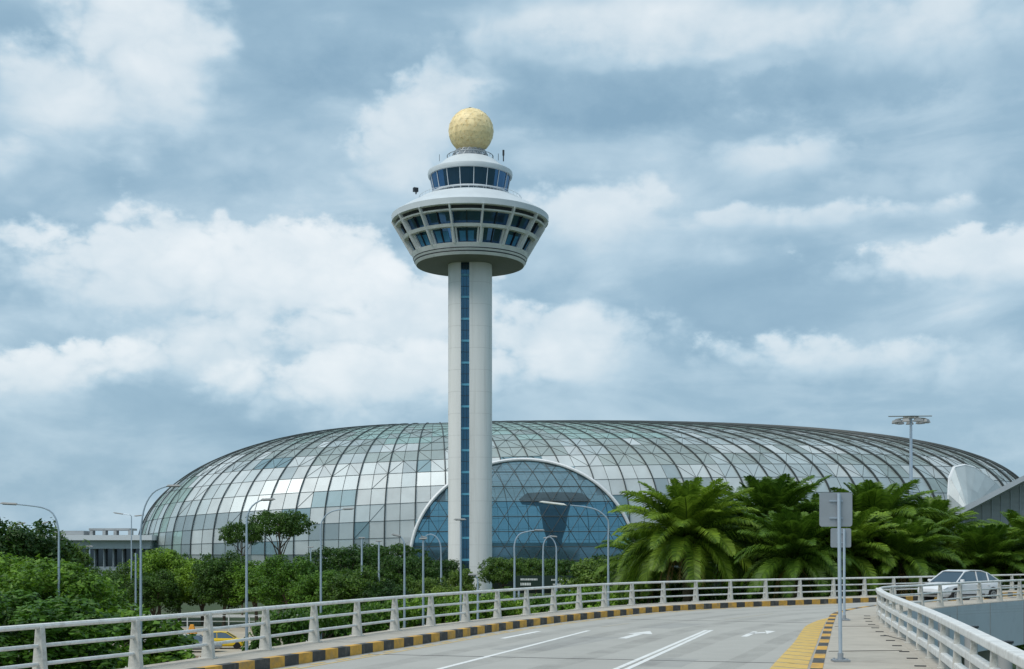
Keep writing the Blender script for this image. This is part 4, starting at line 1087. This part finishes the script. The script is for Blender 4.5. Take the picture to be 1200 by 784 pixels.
def tree_proto(name, label, cat, seed, H_, R, crown_lo, lmat, nclump=34, nleaf=230, leaf=.38, flat=1., trunk_r=.22, group=None):
    rnd = random.Random(seed); t = thing(name, label, cat, group=group)
    zc = (H_+crown_lo)/2; rz_ = (H_-crown_lo)/2*.86; cl = []
    for i in range(nclump):
        for _ in range(50):
            a = rnd.uniform(0, 2*pi); u = rnd.uniform(-.75, 1); q = rnd.uniform(.45, 1)**.6
            rh = sqrt(max(0, 1-u*u*.85)); x, y, z = cos(a)*rh*q*R*.82, sin(a)*rh*q*R*.82, zc+u*rz_*q
            if all((x-c[0])**2+(y-c[1])**2+((z-c[2])*1.3)**2 > (R*.26)**2 for c in cl): break
        cl.append((x, y, z))
    mb = MB()
    for c in cl:
        k = rnd.uniform(.65, 1.2); leaf_cloud(mb, rnd, c, (R*.27*k, R*.27*k, R*.20*k*flat), int(nleaf*k), leaf)
    for _ in range(int(nclump*2.2)):
        a = rnd.uniform(0, 2*pi); u = rnd.uniform(-.6, 1); rh = sqrt(max(0, 1-u*u*.8)); q = rnd.uniform(.85, 1.12)
        leaf_cloud(mb, rnd, (cos(a)*rh*R*q, sin(a)*rh*R*q, zc+u*rz_*q), (R*.09,)*3, 16, leaf)
    mb.build('crown', M[lmat], t)
    mb = MB(); mb.tube([(0, 0, 0), (.1, .05, crown_lo*.6), (-.05, .1, zc)], [trunk_r*1.3, trunk_r, trunk_r*.55], 8)
    for i in range(9):
        c = cl[(i*3) % len(cl)]; zb = crown_lo*.6+(zc-crown_lo*.6)*rnd.random()*.7
        mb.tube([(0.05, .05, zb), (c[0]*.45, c[1]*.45, zb+(c[2]-zb)*.55), c], [trunk_r*.6, trunk_r*.35, trunk_r*.12], 6)
    mb.build('trunk', M['bark'], t)
    return t
def place(proto, px, ytop, d, H_, label, used, group=None, sxy=1., rz=None):
    """put a copy so that its top stands at photo row ytop at distance d"""
    top = CZ+(HY-ytop)/F*d; s = max(.25, top/H_); loc = ((px-600)/F*d, d, 0)
    rz = rz if rz is not None else random.uniform(0, 6.28)
    if not used[0]:
        used[0] = True; o = proto; TREEKIDS[o.name] = [(c, kids(c)) for c in kids(o)]
        o['label'] = label; o.location = loc; o.rotation_euler = (0, 0, rz); o.scale = (s*sxy, s*sxy, s)
    else: o = copy_thing(proto, label, loc, rz, (s*sxy, s*sxy, s))
    if group: o['group'] = group
    return o
pA = tree_proto('broadleaf_tree', 'x', 'tree', 1, 10, 4.2, 2.2, 'leafA', 46, 340, .33); uA = [False]
pB = tree_proto('broadleaf_tree', 'x', 'tree', 2, 10, 4.6, 1.6, 'leafB', 46, 330, .34); uB = [False]
pU = tree_proto('rain_tree', 'x', 'tree', 3, 12, 4.6, 9.0, 'leafB', 30, 170, .34, .6, .16); uU = [False]
pC = tree_proto('conical_bush', 'x', 'bush', 4, 6, 2.8, .2, 'leafC', 40, 230, .26); uC = [False]
pD = tree_proto('garden_shrub', 'x', 'shrub', 5, 4, 2.8, .1, 'leafA', 30, 190, .30); uD = [False]
pE = tree_proto('spreading_tree', 'x', 'tree', 6, 10, 6.0, 4.2, 'leafB', 40, 230, .42, .7); uE = [False]
GT = 'trees below the left railing'
T = [(pB, uB, 10, 604, 100, 'leftmost tall dark tree, behind the flat headed lamp', 1.0), (pB, uB, 42, 614, 104, 'tall dark tree second from the left edge, right behind the curved lamp', .9),
 (pA, uA, -8, 648, 78, 'bright green tree cut by the left edge of the photo', 1.15), (pA, uA, 48, 655, 74, 'bright green tree in front of the leftmost dark trees', 1.25), (pA, uA, 98, 668, 80, 'bright green tree under the plain white pole', .95),
 (pA, uA, 14, 690, 60, 'lowest bright tree right behind the railing at the left edge', 1.7), (pD, uD, 118, 706, 72, 'bright shrub right of the leftmost trees, by the railing', 1.2),
 (pB, uB, 72, 640, 130, 'dark tree before the terminal building, left of the white pole', .8), (pB, uB, 118, 665, 150, 'darker small tree below the terminal glazing', 1.),
 (pB, uB, 145, 660, 162, 'dark tree left of the hooked lamp post', .9), (pA, uA, 186, 642, 158, 'green tree right of the hooked lamp post', 1.0), (pB, uB, 210, 646, 165, 'tree touching the left foot of the dome', 1.),
 (pA, uA, 238, 655, 154, 'green tree midway between the two tall pale lamps', 1.1), (pB, uB, 262, 646, 150, 'dark tree just left of the second tall pale lamp', 1.), (pA, uA, 300, 657, 148, 'green tree right of the second tall pale lamp', 1.2),
 (pA, uA, 338, 650, 140, 'bright tree below the umbrella shaped tree', 1.1), (pB, uB, 180, 668, 150, 'low dark tree at the foot of the hooked lamp', 1.1), (pA, uA, 378, 668, 132, 'bright tree at the third tall pale lamp', 1.1), (pB, uB, 415, 664, 130, 'dark low tree right of the third tall pale lamp', 1.1),
 (pE, uE, 405, 640, 190, 'dark spreading tree before the dome, left of the two white poles', 1.1), (pE, uE, 448, 636, 200, 'dark flat crowned tree behind the two white poles', 1.1), (pE, uE, 475, 650, 185, 'dark spreading tree left of the entrance arch foot', 1.),
 (pB, uB, 450, 680, 128, 'low dark tree between the two white poles and the tower', 1.1), (pB, uB, 345, 668, 160, 'dark tree behind the bright ones, under the umbrella shaped tree', 1.3),
 (pE, uE, 590, 652, 205, 'dark tree directly right of the tower shaft', .8), (pE, uE, 628, 653, 210, 'dark tree behind the wide direction sign', .9), (pE, uE, 668, 655, 205, 'dark tree between the direction sign and the light green bush', .9),
 (pE, uE, 520, 655, 215, 'dark tree behind the left of the tower shaft', .8), (pB, uB, 490, 675, 150, 'low dark tree before the left foot of the arch', 1.), (pB, uB, 585, 688, 140, 'low tree at the right foot of the tower', 1.2),
 (pE, uE, 720, 648, 180, 'dark tree behind the lamp post with the long arm', .9)]
for pr, us, px, yt, d, lb, sx_ in T:
    H_ = {id(pA): 10, id(pB): 10, id(pE): 10, id(pD): 4}[id(pr)]; place(pr, px, yt, d, H_, lb, us, GT if pr is not pE else 'dark trees in front of the dome', sx_)
place(pU, 328, 599, 172, 12, 'umbrella shaped rain tree standing out against the dome', uU, sxy=.85, rz=.5); place(pU, 284, 612, 178, 12, 'smaller sparse umbrella tree left of the larger one before the dome', uU, sxy=.62, rz=2)
for px, yt, d, lb, sx_ in ((505, 674, 130, 'light green conical bush left of the tower foot', .8), (542, 664, 135, 'light green bush in front of the tower window strip', .6), (702, 651, 120, 'large light green rounded bush left of the palms', 1.0), (735, 668, 125, 'light green bush tucked under the leftmost palm', .8), (524, 684, 118, 'small light green bush low before the tower', .8)):
    place(pC, px, yt, d, 6, lb, uC, 'light green bushes', sx_)
HG = 'shrubs behind the railing'
for i, (px, yt, d) in enumerate(((330, 712, 82), (372, 708, 86), (412, 704, 90), (446, 702, 94), (478, 700, 96), (508, 696, 98), (538, 696, 98), (568, 694, 100), (598, 698, 102), (640, 694, 104), (672, 690, 100), (700, 686, 96), (735, 684, 90), (770, 684, 88), (805, 684, 86), (840, 684, 86), (880, 684, 84), (920, 683, 84), (960, 683, 84), (1000, 683, 84), (1040, 683, 86), (1085, 683, 88), (1130, 682, 90), (1175, 682, 92))):
    tl = max(1.5, CZ+(HY-yt)/F*d)
    ordn = ['first', 'second', 'third', 'fourth', 'fifth', 'sixth', 'seventh', 'eighth', 'ninth', 'tenth', 'eleventh', 'twelfth'][i % 12]
    place(pD, px, yt, d, 4, ('low green shrub behind the railing left of the palms, %s from the left' if i < 12 else 'shaded shrub behind the railing under the palms, %s from the left') % ordn, uD, HG, .62)

def palm_proto(seed, H_, LF=5.0, nf=72):
    rnd = random.Random(seed); t = thing('palm_tree', 'x', 'palm tree')
    mb = MB()
    for i in range(nf):
        f = i/nf; az = i*2.39996+rnd.uniform(-.2, .2)
        el = radians(86-106*f+rnd.uniform(-8, 8)); Lf = LF*(.74+.30*min(1, f*2.2))*(1-.18*max(0, f-.8)/.2)*rnd.uniform(.88, 1.1)
        droop = radians(34+40*f+rnd.uniform(-12, 16)); n = 36; p = Vector((cos(az)*.25, sin(az)*.25, H_)); pts = []
        hor = Vector((cos(az), sin(az), 0)); side = Vector((-sin(az), cos(az), 0)); tw_ = rnd.uniform(-.5, .5)
        for k in range(n+1):
            s = k/n; e = el-droop*(s**1.6); d_ = hor*cos(e)+Vector((0, 0, 1))*sin(e); pts.append((p.copy(), d_, e)); p = p+d_*(Lf/n)
        mb.tube([q[0] for q in pts[::4]], [.06-.045*k/len(pts[::4]) for k in range(len(pts[::4]))], 4, cap=False)
        sd = side*cos(tw_)+Vector((0, 0, 1))*sin(tw_)*.5
        for k in range(3, n+1):
            for sub in (0, .5):
                s = (k-sub)/n; q, d_, e = pts[k]; q = q-d_*(Lf/n*sub); nrm = sd.cross(d_).normalized()
                if nrm.z < 0: nrm = -nrm
                ll = Lf*.25*(sin(pi*min(1, s*.93+.05))**.55)*rnd.uniform(.85, 1.1); w = .05
                for sg in (-1, 1):
                    dirn = (sd*sg*.82+d_*.62+nrm*(.28+rnd.uniform(-.12, .12))).normalized()
                    a = q; b = q+dirn*ll*.5; c = q+(dirn*.85+Vector((0, 0, -.32))).normalized()*ll
                    wv = d_*w
                    mb.add([a-wv*.5, a+wv*.5, b+wv*.9, c, b-wv*.9], [(0, 1, 2, 4), (4, 2, 3)])
    mb.build('crown', M['palm'], t)
    mb = MB()      # withered fronds hanging under the crown
    for i in range(9):
        az = rnd.uniform(0, 2*pi); hor = Vector((cos(az), sin(az), 0)); sd = Vector((-sin(az), cos(az), 0)); p = Vector((0, 0, H_-.4))+hor*.3; pts = [p.copy()]; Lf = LF*rnd.uniform(.35, .6)
        for k in range(10): e = -radians(35+45*k/9); p = p+(hor*cos(e)+Vector((0, 0, sin(e))))*Lf/10; pts.append(p.copy())
        mb.tube(pts, .035, 4, cap=False)
        for k in range(2, 11):
            for sg in (-1, 1):
                q = pts[k]; tip = q+(sd*sg*.5+hor*.1+Vector((0, 0, -.75)))*rnd.uniform(.35, .6); mb.add([q+Vector((0, 0, .05)), q-Vector((0, 0, .07)), tip], [(0, 1, 2)])
    mb.build('withered_frond', mat('withered_palm', (.30, .19, .07), .9, var=.3), t)
    mb = MB(); prof = []
    for k in range(40): z = H_*k/39; prof.append((.30+.05*(k % 2)+(.12 if k > 33 else 0), z))
    mb.lathe([(0, 0)]+prof+[(0, H_+.1)], 14)
    for i in range(60):
        a = i*2.4; z = H_-1.6+1.5*i/60; mb.tube([(cos(a)*.3, sin(a)*.3, z), (cos(a)*.62, sin(a)*.62, z+.35)], [.09, .03], 4)
    mb.build('trunk', M['palmbark'], t)
    return t
PH = 9.5
palms = [(palm_proto(21, PH, 4.9), [False]), (palm_proto(33, PH, 5.0, 74), [False]), (palm_proto(47, PH, 4.6, 66), [False])]
PL = [(806, 632, 80, 1, .96, 'leftmost big palm, round crown right of the entrance arch'), (905, 624, 84, 0, .98, 'tall palm second in the row, its top above the dome ribs'), (856, 648, 92, 2, .95, 'palm half hidden between the two leftmost big palms'),
 (962, 640, 90, 1, .85, 'palm just left of the grey road signs'), (1022, 629, 84, 0, .98, 'tall palm right of the grey road signs'), (990, 652, 78, 2, .8, 'lower palm behind the grey road signs'),
 (1088, 643, 86, 1, .85, 'palm beneath the tall floodlight mast'), (1055, 660, 78, 2, .78, 'low palm left of the car, in front'), (1152, 668, 80, 0, .74, 'palm right above the silver white car'), (1120, 668, 92, 1, .78, 'palm behind the one above the car'),
 (1206, 650, 86, 2, .86, 'rightmost palm beside the slanting roof'), (762, 664, 86, 2, .72, 'small palm left of the leftmost big palm'), (930, 655, 76, 2, .75, 'low palm in front between the tall palms'), (1240, 655, 80, 0, .8, 'palm beyond the right edge, leaning its fronds into view')]
for px, yc, d, ki, sc_, lb in PL:
    pr, us = palms[ki]; zc = CZ+(HY-yc)/F*d; loc = ((px-600)/F*d, d, 0)
    s = sc_; base_off = zc-PH*s
    if us[0]: o = copy_thing(pr, lb)
    else: us[0] = True; o = pr; TREEKIDS[o.name] = [(c, kids(c)) for c in kids(o)]; o['label'] = lb
    o.location = loc; o.scale = (s, s, s); o.rotation_euler = (0, 0, px*.37); o['group'] = 'palms along the outer side of the bend'
    o.location.z = min(0, base_off) if base_off < 0 else 0
    if base_off > 0: o.scale = (s, s, zc/PH)
# far tree line beyond the airport
mb = MB(); rnd = random.Random(9)
for i in range(260):
    x = rnd.uniform(-700, 900); y = 620+rnd.uniform(0, 80); leaf_cloud(mb, rnd, (x, y, 3), (14, 8, rnd.uniform(4, 8)), 60, 3.0)
o = mb.build('distant_trees', M['leafB']); o['kind'] = 'stuff'; tag(o, 'far off belt of trees on the horizon behind the buildings', 'trees')
